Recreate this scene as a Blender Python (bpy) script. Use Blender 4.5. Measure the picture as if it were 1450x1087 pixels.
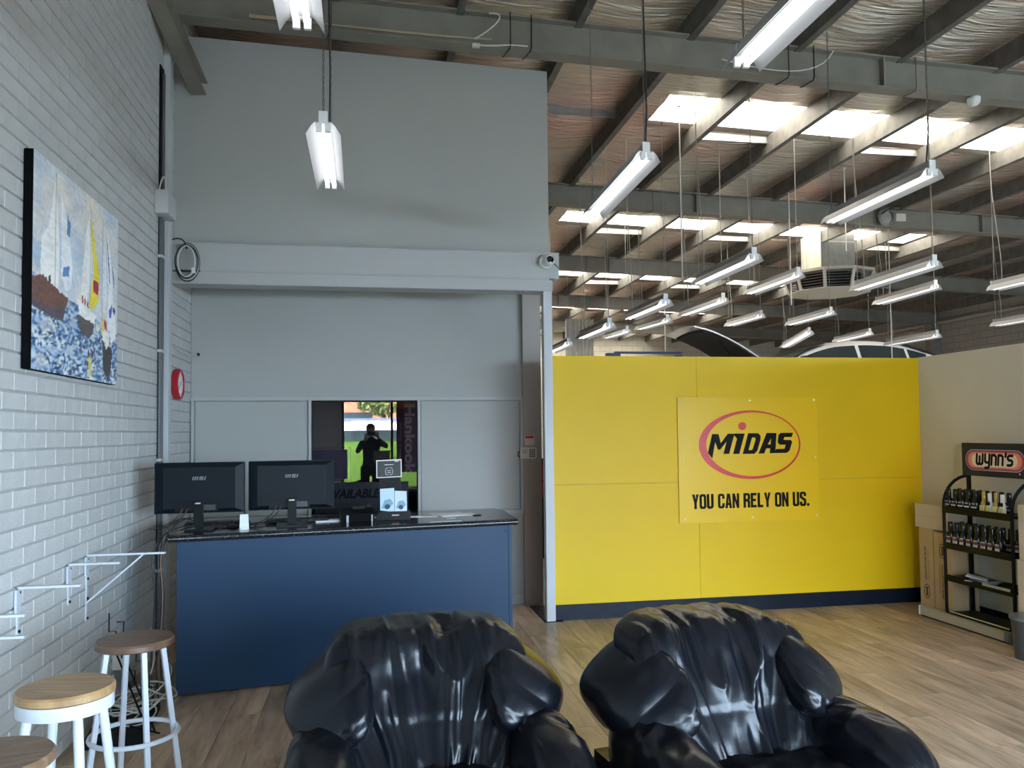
import bpy, bmesh, math, random
from mathutils import Vector, Matrix, noise
random.seed(7)
PI = math.pi
for o in list(bpy.data.objects): bpy.data.objects.remove(o)
SC = bpy.context.scene
COL = SC.collection

# ------------------------------------------------------------------ camera, sky, exposure
cam = bpy.data.cameras.new('camera'); cam_o = bpy.data.objects.new('camera', cam); COL.objects.link(cam_o)
CR = Vector((0.98445765, -0.17531292, -0.01041732)); CU = Vector((0.00309726, -0.04197621, 0.99911381)); CF = Vector((0.17559484, 0.9836175, 0.04078081))
m = Matrix.Identity(4)
for i in range(3):
    m[i][0] = CR[i]; m[i][1] = CU[i]; m[i][2] = -CF[i]
m[0][3], m[1][3], m[2][3] = 0.0, 0.0, 1.586
cam_o.matrix_world = m
cam.sensor_width = 36; cam.lens = 28.3138; cam.shift_y = 21.668 / 1450; cam.clip_start = 0.02; cam.clip_end = 200
SC.camera = cam_o

world = bpy.data.worlds.new('sky'); SC.world = world; world.use_nodes = True
bg = world.node_tree.nodes['Background']
bg.inputs['Color'].default_value = (0.60, 0.79, 1.0, 1); bg.inputs['Strength'].default_value = 1.0
sun = bpy.data.lights.new('sun', 'SUN'); sun.energy = 2.0; sun.angle = 0.01; sun.color = (1, 0.95, 0.86)
sun_o = bpy.data.objects.new('sun', sun); COL.objects.link(sun_o)
sun_o.rotation_euler = Vector((0.25, 0.75, 1.0)).to_track_quat('Z', 'Y').to_euler()
pl = bpy.data.lights.new('daylight_portal', 'AREA'); pl.shape = 'RECTANGLE'; pl.size = 7.1; pl.size_y = 2.3
pl.cycles.is_portal = True
pl_o = bpy.data.objects.new('daylight_portal', pl); COL.objects.link(pl_o)
pl_o.location = (3.02, -2.52, 1.25); pl_o.rotation_euler = (PI / 2, 0, 0)
p2 = bpy.data.lights.new('added_door_portal', 'AREA'); p2.shape = 'RECTANGLE'; p2.size = 7.0; p2.size_y = 2.7; p2.cycles.is_portal = True
p2_o = bpy.data.objects.new('added_door_portal', p2); COL.objects.link(p2_o); p2_o.location = (10.5, -2.52, 1.35); p2_o.rotation_euler = (PI / 2, 0, 0)  # unseen doorway, added so daylight brightens the workshop roof from below
SKYLIGHT = 0.24; TUBE = 0.075
SC.view_settings.view_transform = 'Standard'; SC.view_settings.look = 'None'
SC.view_settings.gamma = 1; SC.view_settings.use_curve_mapping = False
SC.view_settings.exposure = 5.4

# ------------------------------------------------------------------ materials
MATS = {}
def mat(name, col, rough=0.5, metal=0.0, emit=0.0, spec=0.5, bump=0.0, bscale=40, var=0.0, vscale=3, coat=0.0, rnd=0.0, stretch=None, trans=0.0, alpha=1.0):
    if name in MATS: return MATS[name]
    M = bpy.data.materials.new(name); M.use_nodes = True; nt = M.node_tree; b = nt.nodes['Principled BSDF']
    b.inputs['Base Color'].default_value = (*col, 1); b.inputs['Roughness'].default_value = rough
    b.inputs['Metallic'].default_value = metal; b.inputs['Specular IOR Level'].default_value = spec
    b.inputs['Coat Weight'].default_value = coat; b.inputs['Transmission Weight'].default_value = trans
    if emit: b.inputs['Emission Color'].default_value = (*col, 1); b.inputs['Emission Strength'].default_value = emit
    N = nt.nodes.new; Lk = nt.links.new
    tc = N('ShaderNodeTexCoord'); src = tc.outputs['Object']
    if stretch:
        mp = N('ShaderNodeMapping'); mp.inputs['Scale'].default_value = stretch; Lk(src, mp.inputs['Vector']); src = mp.outputs['Vector']
    if var or rnd:
        nz = N('ShaderNodeTexNoise'); nz.inputs['Scale'].default_value = vscale; nz.inputs['Detail'].default_value = 5
        Lk(src, nz.inputs['Vector'])
        mr = N('ShaderNodeMapRange'); mr.inputs['From Min'].default_value = 0.3; mr.inputs['From Max'].default_value = 0.7
        mr.inputs['To Min'].default_value = 1 - var; mr.inputs['To Max'].default_value = 1 + var; Lk(nz.outputs['Fac'], mr.inputs['Value'])
        hs = N('ShaderNodeHueSaturation'); hs.inputs['Color'].default_value = (*col, 1)
        if rnd:
            oi = N('ShaderNodeObjectInfo'); m2 = N('ShaderNodeMapRange'); m2.inputs['To Min'].default_value = 1 - rnd; m2.inputs['To Max'].default_value = 1 + rnd
            Lk(oi.outputs['Random'], m2.inputs['Value']); mu = N('ShaderNodeMath'); mu.operation = 'MULTIPLY'
            Lk(mr.outputs[0], mu.inputs[0]); Lk(m2.outputs[0], mu.inputs[1]); Lk(mu.outputs[0], hs.inputs['Value'])
        else: Lk(mr.outputs[0], hs.inputs['Value'])
        Lk(hs.outputs['Color'], b.inputs['Base Color'])
    if bump:
        n2 = N('ShaderNodeTexNoise'); n2.inputs['Scale'].default_value = bscale; n2.inputs['Detail'].default_value = 6; Lk(src, n2.inputs['Vector'])
        bp = N('ShaderNodeBump'); bp.inputs['Strength'].default_value = bump; bp.inputs['Distance'].default_value = 0.01
        Lk(n2.outputs['Fac'], bp.inputs['Height']); Lk(bp.outputs['Normal'], b.inputs['Normal'])
    MATS[name] = M
    return M

brick_m = mat('painted brick', (0.53, 0.53, 0.515), 0.55, bump=0.35, bscale=60, var=0.05, vscale=6, rnd=0.035)
mortar_m = mat('painted mortar', (0.40, 0.40, 0.39), 0.8, bump=0.4, bscale=80)
grey_wall = mat('grey wall paint', (0.39, 0.39, 0.365), 0.5, var=0.02, vscale=1.2)
trim_m = mat('grey trim paint', (0.43, 0.435, 0.425), 0.42, var=0.02)
post_m = mat('pale post paint', (0.52, 0.53, 0.53), 0.4)
taupe = mat('taupe jamb paint', (0.36, 0.32, 0.29), 0.5)
yellow = mat('yellow panel paint', (0.75, 0.50, 0.006), 0.45, spec=0.25, var=0.02, vscale=2)
yellow_sign = mat('yellow sign board', (0.80, 0.525, 0.004), 0.35, spec=0.3)
navy = mat('navy laminate', (0.012, 0.038, 0.085), 0.42, var=0.03, spec=0.22)
navy_base = mat('navy skirting paint', (0.006, 0.011, 0.022), 0.45, spec=0.2, var=0.3, vscale=9)
beige = mat('beige partition paint', (0.62, 0.58, 0.48), 0.6, var=0.03, vscale=1.5)
steel_grey = mat('grey painted steel beam', (0.22, 0.205, 0.17), 0.55, var=0.12, vscale=4)
purlin_m = mat('dark galvanised purlin', (0.15, 0.145, 0.13), 0.55, metal=0.3, var=0.25, vscale=7)
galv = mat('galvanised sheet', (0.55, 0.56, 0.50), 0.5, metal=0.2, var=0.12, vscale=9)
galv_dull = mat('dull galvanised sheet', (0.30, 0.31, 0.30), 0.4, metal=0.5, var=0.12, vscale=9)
black_pl = mat('black plastic', (0.006, 0.007, 0.008), 0.42, spec=0.16)
monitor_m = mat('dark monitor plastic', (0.005, 0.0085, 0.012), 0.45, spec=0.16)
black_met = mat('black powder coated steel', (0.005, 0.005, 0.0055), 0.45, spec=0.14)
black_flat = mat('matt black', (0.006, 0.006, 0.007), 0.8)
white_met = mat('white enamelled steel', (0.58, 0.61, 0.66), 0.35)
white_pl = mat('white plastic', (0.75, 0.75, 0.73), 0.4)
cream_pl = mat('cream plastic', (0.62, 0.60, 0.52), 0.4)
chrome = mat('chrome', (0.6, 0.6, 0.6), 0.15, metal=1)
red_pl = mat('red plastic', (0.42, 0.012, 0.02), 0.3)
red_print = mat('red print', (0.62, 0.02, 0.015), 0.35)
black_print = mat('black print', (0.005, 0.0045, 0.004), 0.5, spec=0.12)
white_print = mat('white print', (0.85, 0.85, 0.85), 0.5)
paper = mat('paper', (0.82, 0.84, 0.86), 0.7)
tube_m = mat('lit fluorescent tube', (0.93, 0.96, 1.0), 0.4, emit=TUBE)
refl_m = mat('white light reflector', (0.40, 0.40, 0.40), 0.45)
chain_m = mat('dull zinc chain', (0.16, 0.155, 0.145), 0.5, metal=0.6)
cord_m = mat('black cord', (0.02, 0.02, 0.02), 0.5)
white_cord = mat('off white cord', (0.62, 0.60, 0.55), 0.5)
grey_cord = mat('grey cord', (0.30, 0.29, 0.26), 0.5)
card = mat('cardboard', (0.48, 0.34, 0.18), 0.8, var=0.06, vscale=5)
card_pale = mat('pale cardboard', (0.58, 0.48, 0.35), 0.8, var=0.05, vscale=5)
card_print = mat('brown print', (0.10, 0.055, 0.03), 0.8)
leather = mat('black leather', (0.0045, 0.0055, 0.0085), 0.27, bump=0.2, bscale=11, spec=0.32)
leather_seat = mat('black seat leather', (0.007, 0.007, 0.009), 0.3, bump=0.10, bscale=160)
concrete = mat('workshop concrete', (0.42, 0.39, 0.35), 0.7, var=0.15)
car_white = mat('white car paint', (0.82, 0.82, 0.83), 0.15, coat=0.6)
car_glass = mat('dark car glass', (0.03, 0.045, 0.045), 0.08, spec=0.8)
rubber = mat('tyre rubber', (0.015, 0.015, 0.015), 0.8)
blue_met = mat('blue painted steel', (0.015, 0.035, 0.12), 0.4)
asphalt = mat('asphalt', (0.055, 0.055, 0.055), 0.9)
green_p = mat('lime green panel', (0.36, 0.55, 0.06), 0.6)
orange_p = mat('orange brick facade', (0.62, 0.16, 0.07), 0.7, var=0.2, vscale=3)
leaf_m = mat('tree leaves', (0.20, 0.24, 0.06), 0.8, var=0.5, vscale=4)
fence_m = mat('blue grey fence sheet', (0.13, 0.16, 0.22), 0.6)
skin_m = mat('skin', (0.30, 0.17, 0.11), 0.5)
shirt_m = mat('dark green shirt', (0.035, 0.05, 0.02), 0.8)
trouser_m = mat('dark trousers', (0.015, 0.016, 0.02), 0.8)
hair_m = mat('dark hair', (0.012, 0.009, 0.007), 0.6)
sofa_panel = mat('smooth dark arm panel', (0.008, 0.011, 0.018), 0.35, spec=0.35)
pale_plinth = mat('brushed pale plinth', (0.50, 0.46, 0.38), 0.35, metal=0.3)
bluegrey_pl = mat('blue grey end cap', (0.20, 0.25, 0.32), 0.5)

def wood(name, c1, c2, scale, st, rough, rnd=0.12, axis_off=True, joint=None):
    M = bpy.data.materials.new(name); M.use_nodes = True; nt = M.node_tree; b = nt.nodes['Principled BSDF']; N = nt.nodes.new; L = nt.links.new
    tc = N('ShaderNodeTexCoord'); mp = N('ShaderNodeMapping'); mp.inputs['Scale'].default_value = st; L(tc.outputs['Object'], mp.inputs['Vector'])
    oi = N('ShaderNodeObjectInfo'); cx = N('ShaderNodeCombineXYZ'); mm = N('ShaderNodeMath'); mm.operation = 'MULTIPLY'; mm.inputs[1].default_value = 37
    L(oi.outputs['Random'], mm.inputs[0]); L(mm.outputs[0], cx.inputs[0]); L(mm.outputs[0], cx.inputs[2])
    va = N('ShaderNodeVectorMath'); L(mp.outputs[0], va.inputs[0]); L(cx.outputs[0], va.inputs[1])
    n1 = N('ShaderNodeTexNoise'); n1.inputs['Scale'].default_value = scale; n1.inputs['Detail'].default_value = 8; n1.inputs['Roughness'].default_value = 0.62; n1.inputs['Distortion'].default_value = 0.6
    L(va.outputs[0], n1.inputs['Vector'])
    cr = N('ShaderNodeValToRGB'); cr.color_ramp.elements[0].position = 0.32; cr.color_ramp.elements[0].color = (*c1, 1); cr.color_ramp.elements[1].position = 0.68; cr.color_ramp.elements[1].color = (*c2, 1)
    L(n1.outputs['Fac'], cr.inputs[0])
    hs = N('ShaderNodeHueSaturation'); L(cr.outputs[0], hs.inputs['Color'])
    m2 = N('ShaderNodeMapRange'); m2.inputs['To Min'].default_value = 1 - rnd; m2.inputs['To Max'].default_value = 1 + rnd; L(oi.outputs['Random'], m2.inputs['Value']); L(m2.outputs[0], hs.inputs['Value'])
    L(hs.outputs[0], b.inputs['Base Color']); b.inputs['Roughness'].default_value = rough
    bp = N('ShaderNodeBump'); bp.inputs['Strength'].default_value = 0.12; bp.inputs['Distance'].default_value = 0.004; L(n1.outputs['Fac'], bp.inputs['Height']); L(bp.outputs[0], b.inputs['Normal'])
    return M
plank_m = wood('oak vinyl plank', (0.28, 0.185, 0.12), (0.66, 0.49, 0.34), 2.4, (5.5, 0.85, 1), 0.36, 0.24)
oak_seat = wood('light oak seat', (0.30, 0.17, 0.075), (0.52, 0.33, 0.15), 4, (1.2, 9, 1), 0.38, 0.0)
dark_seat = wood('dark stained seat', (0.085, 0.045, 0.028), (0.20, 0.115, 0.07), 4, (1.2, 9, 1), 0.4, 0.0)
walnut_seat = wood('mid brown seat', (0.13, 0.075, 0.042), (0.30, 0.18, 0.10), 4, (1.2, 9, 1), 0.4, 0.0)

def granite():
    M = bpy.data.materials.new('black speckled granite'); M.use_nodes = True; nt = M.node_tree; b = nt.nodes['Principled BSDF']; N = nt.nodes.new; L = nt.links.new
    tc = N('ShaderNodeTexCoord'); n1 = N('ShaderNodeTexNoise'); n1.inputs['Scale'].default_value = 140; n1.inputs['Detail'].default_value = 3; L(tc.outputs['Object'], n1.inputs['Vector'])
    cr = N('ShaderNodeValToRGB'); cr.color_ramp.elements[0].position = 0.60; cr.color_ramp.elements[0].color = (0.012, 0.013, 0.015, 1); cr.color_ramp.elements[1].position = 0.72; cr.color_ramp.elements[1].color = (0.16, 0.17, 0.18, 1)
    L(n1.outputs['Fac'], cr.inputs[0]); L(cr.outputs[0], b.inputs['Base Color']); b.inputs['Roughness'].default_value = 0.12
    return M
granite_m = granite()

def foil():
    M = bpy.data.materials.new('reflective foil blanket'); M.use_nodes = True; nt = M.node_tree; b = nt.nodes['Principled BSDF']; N = nt.nodes.new; L = nt.links.new
    tc = N('ShaderNodeTexCoord'); n1 = N('ShaderNodeTexNoise'); n1.inputs['Scale'].default_value = 0.5; n1.inputs['Detail'].default_value = 3; L(tc.outputs['Object'], n1.inputs['Vector'])
    cr = N('ShaderNodeValToRGB'); e = cr.color_ramp.elements; e[0].position = 0.45; e[0].color = (0.74, 0.68, 0.57, 1); e[1].position = 0.62; e[1].color = (0.84, 0.58, 0.48, 1)  # pinkish patches put the reflection of reddish things below into the colour
    L(n1.outputs['Fac'], cr.inputs[0]); L(cr.outputs[0], b.inputs['Base Color'])
    b.inputs['Metallic'].default_value = 0.7; b.inputs['Roughness'].default_value = 0.24
    mp = N('ShaderNodeMapping'); mp.inputs['Scale'].default_value = (0.8, 7, 1); L(tc.outputs['Object'], mp.inputs['Vector'])
    n2 = N('ShaderNodeTexNoise'); n2.inputs['Scale'].default_value = 2.2; n2.inputs['Detail'].default_value = 7; n2.inputs['Distortion'].default_value = 1.2; L(mp.outputs[0], n2.inputs['Vector'])
    bp = N('ShaderNodeBump'); bp.inputs['Strength'].default_value = 1.0; bp.inputs['Distance'].default_value = 0.06; L(n2.outputs['Fac'], bp.inputs['Height']); L(bp.outputs[0], b.inputs['Normal'])
    return M
foil_m = foil()

def block_wall(name, c1, c2, mort, bw, bh):
    M = bpy.data.materials.new(name); M.use_nodes = True; nt = M.node_tree; b = nt.nodes['Principled BSDF']; N = nt.nodes.new; L = nt.links.new
    tc = N('ShaderNodeTexCoord'); sx = N('ShaderNodeSeparateXYZ'); L(tc.outputs['Object'], sx.inputs[0]); ad = N('ShaderNodeMath'); L(sx.outputs[0], ad.inputs[0]); L(sx.outputs[1], ad.inputs[1])
    cx = N('ShaderNodeCombineXYZ'); L(ad.outputs[0], cx.inputs[0]); L(sx.outputs[2], cx.inputs[1])
    br = N('ShaderNodeTexBrick'); br.inputs['Scale'].default_value = 1; br.inputs['Brick Width'].default_value = bw; br.inputs['Row Height'].default_value = bh; br.inputs['Mortar Size'].default_value = 0.008
    br.inputs['Color1'].default_value = (*c1, 1); br.inputs['Color2'].default_value = (*c2, 1); br.inputs['Mortar'].default_value = (*mort, 1); L(cx.outputs[0], br.inputs['Vector'])
    L(br.outputs['Color'], b.inputs['Base Color']); b.inputs['Roughness'].default_value = 0.7
    bp = N('ShaderNodeBump'); bp.inputs['Strength'].default_value = 0.6; bp.inputs['Distance'].default_value = 0.01; bp.invert = True; L(br.outputs['Fac'], bp.inputs['Height']); L(bp.outputs[0], b.inputs['Normal'])
    return M
far_brick = block_wall('far painted blockwork', (0.42, 0.38, 0.34), (0.38, 0.345, 0.31), (0.24, 0.22, 0.20), 0.48, 0.172)
cream_block = block_wall('cream painted blockwork', (0.66, 0.62, 0.52), (0.60, 0.57, 0.48), (0.42, 0.39, 0.33), 0.40, 0.2)

def glass_reflective(name, refl, tint=(0.75, 0.75, 0.8)):
    M = bpy.data.materials.new(name); M.use_nodes = True; nt = M.node_tree; N = nt.nodes.new; L = nt.links.new
    for n in list(nt.nodes):
        if n.type != 'OUTPUT_MATERIAL': nt.nodes.remove(n)
    out = [n for n in nt.nodes if n.type == 'OUTPUT_MATERIAL'][0]
    t = N('ShaderNodeBsdfTransparent'); t.inputs[0].default_value = (*tint, 1); g = N('ShaderNodeBsdfGlossy'); g.inputs['Roughness'].default_value = 0.0; g.inputs['Color'].default_value = (1, 0.96, 1, 1)
    mx = N('ShaderNodeMixShader'); mx.inputs[0].default_value = refl; L(t.outputs[0], mx.inputs[1]); L(g.outputs[0], mx.inputs[2]); L(mx.outputs[0], out.inputs[0])
    return M
office_glass = glass_reflective('office window glass', 0.085)
shop_glass = glass_reflective('shopfront glass', 0.04, (0.97, 0.98, 0.98))

def translucent(name, col):
    M = bpy.data.materials.new(name); M.use_nodes = True; nt = M.node_tree
    for n in list(nt.nodes):
        if n.type != 'OUTPUT_MATERIAL': nt.nodes.remove(n)
    out = nt.nodes[0]; a = nt.nodes.new('ShaderNodeBsdfTranslucent'); a.inputs[0].default_value = (*col, 1); b = nt.nodes.new('ShaderNodeBsdfDiffuse'); b.inputs[0].default_value = (*col, 1)
    mx = nt.nodes.new('ShaderNodeMixShader'); mx.inputs[0].default_value = 0.5; nt.links.new(a.outputs[0], mx.inputs[2]); nt.links.new(b.outputs[0], mx.inputs[1]); nt.links.new(mx.outputs[0], out.inputs[0])
    return M
def vcol_mat(name, rough=0.5):
    M = bpy.data.materials.new(name); M.use_nodes = True; nt = M.node_tree; b = nt.nodes['Principled BSDF']
    a = nt.nodes.new('ShaderNodeVertexColor'); a.layer_name = 'Col'; nt.links.new(a.outputs[0], b.inputs['Base Color']); b.inputs['Roughness'].default_value = rough
    n2 = nt.nodes.new('ShaderNodeTexNoise'); n2.inputs['Scale'].default_value = 60; bp = nt.nodes.new('ShaderNodeBump'); bp.inputs['Strength'].default_value = 0.3; bp.inputs['Distance'].default_value = 0.004
    nt.links.new(n2.outputs[0], bp.inputs['Height']); nt.links.new(bp.outputs[0], b.inputs['Normal'])
    return M

# ------------------------------------------------------------------ mesh helpers
class MB:
    def __init__(s): s.v = []; s.f = []
    def add(s, vs, fs, M=None):
        n = len(s.v)
        s.v += [tuple(M @ Vector(p)) if M is not None else tuple(p) for p in vs]
        s.f += [tuple(i + n for i in f) for f in fs]; return s
    def box(s, x0, x1, y0, y1, z0, z1, M=None, c=0.0):
        if c <= 0:
            vs = [(x, y, z) for z in (z0, z1) for y in (y0, y1) for x in (x0, x1)]
            return s.add(vs, [(0, 2, 3, 1), (4, 5, 7, 6), (0, 1, 5, 4), (2, 6, 7, 3), (0, 4, 6, 2), (1, 3, 7, 5)], M)
        bm = bmesh.new(); bmesh.ops.create_cube(bm, size=1)
        for v in bm.verts: v.co = Vector(((x0 + x1) / 2 + v.co.x * (x1 - x0), (y0 + y1) / 2 + v.co.y * (y1 - y0), (z0 + z1) / 2 + v.co.z * (z1 - z0)))
        bmesh.ops.bevel(bm, geom=list(bm.edges), offset=c, segments=2, affect='EDGES')
        bm.verts.ensure_lookup_table(); vs = [v.co[:] for v in bm.verts]; fs = [[v.index for v in f.verts] for f in bm.faces]; bm.free()
        return s.add(vs, fs, M)
    def tube(s, pts, r, n=8, M=None, closed=False, cap=True):
        pts = [Vector(p) for p in pts]; k = len(pts); vs = []; fs = []; up = None
        for i, p in enumerate(pts):
            if closed: d = pts[(i + 1) % k] - pts[i - 1]
            else: d = pts[min(i + 1, k - 1)] - pts[max(i - 1, 0)]
            d.normalize()
            if up is None: up = Vector((0, 0, 1)) if abs(d.z) < 0.9 else Vector((1, 0, 0))
            a = d.cross(up)
            if a.length < 1e-4: a = d.orthogonal()
            a.normalize(); b = a.cross(d).normalized(); up = b
            rr = r[i] if isinstance(r, (list, tuple)) else r
            for j in range(n):
                t = 2 * PI * j / n; vs.append(tuple(p + a * math.cos(t) * rr + b * math.sin(t) * rr))
        for i in range(k if closed else k - 1):
            for j in range(n):
                a0 = i * n + j; a1 = i * n + (j + 1) % n; b0 = ((i + 1) % k) * n + j; b1 = ((i + 1) % k) * n + (j + 1) % n
                fs.append((a0, a1, b1, b0))
        if cap and not closed: fs.append(tuple(range(n - 1, -1, -1))); fs.append(tuple(range((k - 1) * n, k * n)))
        return s.add(vs, fs, M)
    def lathe(s, prof, n=24, M=None):
        vs = []; fs = []; k = len(prof)
        for r, z in prof:
            for j in range(n):
                t = 2 * PI * j / n; vs.append((r * math.cos(t), r * math.sin(t), z))
        for i in range(k - 1):
            for j in range(n): fs.append((i * n + j, i * n + (j + 1) % n, (i + 1) * n + (j + 1) % n, (i + 1) * n + j))
        fs.append(tuple(range(n - 1, -1, -1))); fs.append(tuple(range((k - 1) * n, k * n)))
        return s.add(vs, fs, M)
    def prism(s, poly, h0, h1, M=None):
        n = len(poly); vs = [(x, y, h0) for x, y in poly] + [(x, y, h1) for x, y in poly]
        fs = [tuple(range(n - 1, -1, -1)), tuple(range(n, 2 * n))] + [(i, (i + 1) % n, n + (i + 1) % n, n + i) for i in range(n)]
        return s.add(vs, fs, M)
    def build(s, name, material, parent=None, smooth=True, ang=35):
        me = bpy.data.meshes.new(name); me.from_pydata(s.v, [], s.f); me.update()
        bm = bmesh.new(); bm.from_mesh(me); bmesh.ops.recalc_face_normals(bm, faces=bm.faces); bm.to_mesh(me); bm.free()
        if smooth:
            me.polygons.foreach_set('use_smooth', [True] * len(me.polygons)); me.set_sharp_from_angle(angle=math.radians(ang))
        me.materials.append(material)
        o = bpy.data.objects.new(name, me); COL.objects.link(o)
        if parent: o.parent = parent
        return o
def frame(o, x, y, z=None):
    """matrix with local axes x, y (and z) at origin o"""
    x = Vector(x).normalized(); y = Vector(y).normalized(); z = Vector(z) if z else x.cross(y)
    M = Matrix.Identity(4)
    for i in range(3): M[i][0] = x[i]; M[i][1] = y[i]; M[i][2] = z[i]; M[i][3] = o[i]
    return M
def tag(o, label=None, cat=None, group=None, kind=None):
    if label: o['label'] = label
    if cat: o['category'] = cat
    if group: o['group'] = group
    if kind: o['kind'] = kind
    return o
def thing(name, label, cat, loc=(0, 0, 0), rz=0, group=None):
    o = bpy.data.objects.new(name, None); COL.objects.link(o); o.location = loc; o.rotation_euler = (0, 0, rz); o.empty_display_size = 0.1
    return tag(o, label, cat, group)
def struct(o): o['kind'] = 'structure'; return o
def dup(o, parent=None):
    c = o.copy(); COL.objects.link(c)
    if parent: c.parent = parent
    for ch in list(o.children): dup(ch, c)
    return c
def bez(a, b, c, d, n=12):
    a, b, c, d = map(Vector, (a, b, c, d)); out = []
    for i in range(n + 1):
        t = i / n; u = 1 - t; out.append(a * u**3 + b * 3 * u * u * t + c * 3 * u * t * t + d * t**3)
    return out
def text(name, body, size, M, material, parent, offset=0.0, sx=1.0, shear=0.0, thick=0.0006, align='CENTER', spacing=1.0):
    cu = bpy.data.curves.new(name, 'FONT'); cu.body = body; cu.size = size; cu.extrude = thick; cu.offset = offset; cu.shear = shear
    cu.align_x = align; cu.align_y = 'CENTER'; cu.resolution_u = 3; cu.space_character = spacing
    t = bpy.data.objects.new(name, cu); COL.objects.link(t); bpy.context.view_layer.update()
    me = bpy.data.meshes.new_from_object(t.evaluated_get(bpy.context.evaluated_depsgraph_get()))
    COL.objects.unlink(t); bpy.data.objects.remove(t)
    me.transform(M @ Matrix.Diagonal((sx, 1, 1, 1))); me.materials.clear(); me.materials.append(material)
    o = bpy.data.objects.new(name, me); COL.objects.link(o)
    if parent: o.parent = parent
    return o
def ellipse(cx, cy, rx, ry, n=40, rot=0): return [(cx + rx * math.cos(t) * math.cos(rot) - ry * math.sin(t) * math.sin(rot), cy + rx * math.cos(t) * math.sin(rot) + ry * math.sin(t) * math.cos(rot)) for t in [2 * PI * i / n for i in range(n)]]
def capsule(cx, cy, hw, hh, n=10):
    P = []
    for i in range(n + 1): t = -PI / 2 + PI * i / n; P.append((cx + hw - hh + hh * math.cos(t), cy + hh * math.sin(t)))
    for i in range(n + 1): t = PI / 2 + PI * i / n; P.append((cx - hw + hh + hh * math.cos(t), cy + hh * math.sin(t)))
    return P

XL = -1.523; YB = 6.67; YK = 7.394; XM = 1.537; XP = 5.02; XR = 14.9; YF = 27.35
def roof_z(x): return 5.24 - 0.0284 * x      # underside of the roof sheets
def beam_z(x): return 4.76 - 0.0284 * x      # underside of the beams
BEAMS = [6.45 + 4.18 * i for i in range(5)]

# ------------------------------------------------------------------ floor
floor = struct(MB().box(-1.9, XR + 0.1, -2.6, YF + 0.1, -0.12, -0.004).build('floor', concrete, smooth=False))
PW, PL = 0.183, 1.22
pm = MB().box(0.0013, PW - 0.0013, 0.0013, PL - 0.0013, -0.004, 0.0).build('plank', plank_m, floor, smooth=False)
first = True; ncount = 0; rest = MB()
for i in range(36):
    x = XL + i * PW
    if x > XP - 0.02: break
    off = [0, 0.46, 0.83, 0.22, 0.64, 1.05, 0.35][i % 7] + (i * 0.13) % 0.1
    y = -0.6 - off
    while y < YB - 0.01 if x > XM - 0.05 else y < YK:
        ymax = YB if x > XM - 0.05 else YK
        full = (y + PL <= ymax) and (x + PW <= XP)
        if full and y > 0.4 - PL:
            o = pm if first else pm.copy()
            if not first: COL.objects.link(o)
            o.location = (x, y, 0); first = False; ncount += 1
        else:
            ww = min(PW, XP - x); ll = min(PL, ymax - y)
            o = MB().box(0.0013, ww - 0.0013, 0.0013, ll - 0.0013, -0.004, 0.0).build('plank', plank_m, floor, smooth=False)
            o.location = (x, y, 0); ncount += 1
        y += PL
rest.box(XL, XP, -2.6, -0.6 - 1.2, -0.004, -0.0005)
rest.build('plank_field', plank_m, floor, smooth=False)['kind'] = 'stuff'

# ------------------------------------------------------------------ left brick wall
wall_left = struct(MB().box(XL - 0.35, XL - 0.009, -2.6, YF, -0.05, 5.6).build('wall_left', mortar_m, smooth=False))
BL, BH, GL, GH = 0.2408, 0.08598, 0.0055, 0.0095
def brick_mesh(l=BL, h=BH):
    a, b, c, d = GL / 2, l - GL / 2, GH / 2, h - GH / 2; e = 0.003
    return [( -0.02, a, c), (-0.02, b, c), (-0.02, b, d), (-0.02, a, d), (-e, a, c), (-e, b, c), (-e, b, d), (-e, a, d), (0, a + e, c + e), (0, b - e, c + e), (0, b - e, d - e), (0, a + e, d - e)], \
        [(0, 1, 5, 4), (1, 2, 6, 5), (2, 3, 7, 6), (3, 0, 4, 7), (4, 5, 9, 8), (5, 6, 10, 9), (6, 7, 11, 10), (7, 4, 8, 11), (8, 9, 10, 11)]
z00 = 1.7013 + BH * 2 - BH * 30     # course lines measured on the wall
cells = []
for r in range(0, 66):
    z = 1.7013 - BH * 20 + r * BH
    if z < -0.05 or z > 5.25: continue
    y0 = 3.71937 + (0 if (r - 18) % 2 == 0 else BL / 2)
    k = -12
    while y0 + k * BL < YK - 0.01:
        y = y0 + k * BL; k += 1
        if y < 1.2: continue
        l = min(BL, YK - y)
        if l < 0.05: continue
        cells.append((y, z, l))
cp = Vector((0, 0, 1.586))
def in_view(p):
    d = Vector(p) - cp; w = d.dot(CF)
    if w <= 0.1: return None
    x = 725 + 1140.4 * d.dot(CR) / w; y = 565.2 - 1140.4 * d.dot(CU) / w
    return (x, y, w) if 0 <= x <= 1450 and 0 <= y <= 1087 else None
cand = []
for i, (y, z, l) in enumerate(cells):
    if l < BL * 0.99: continue
    v = in_view((XL, y + BL * 0.7, z + BH / 2))
    if v and not (3.95 < y + l / 2 < 5.1 and 1.93 < z < 2.83): cand.append((v[2], i))
near = set(i for _, i in sorted(cand)[:300])
vs, fs = brick_mesh(); bo = None; field = MB()
for i, (y, z, l) in enumerate(cells):
    if i in near:
        if bo is None: o = bo = MB().add(vs, fs).build('brick', brick_m, wall_left, smooth=False)
        else: o = bo.copy(); COL.objects.link(o)
        o.location = (XL + random.uniform(-0.0012, 0.0008), y, z)
    else:
        v2, f2 = (vs, fs) if l > BL * 0.99 else brick_mesh(l)
        dx = XL + random.uniform(-0.0012, 0.0008)
        field.add([(a + dx, b + y, c + z) for a, b, c in v2], f2)
field.build('brick_field', brick_m, wall_left, smooth=False)['kind'] = 'stuff'

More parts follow.
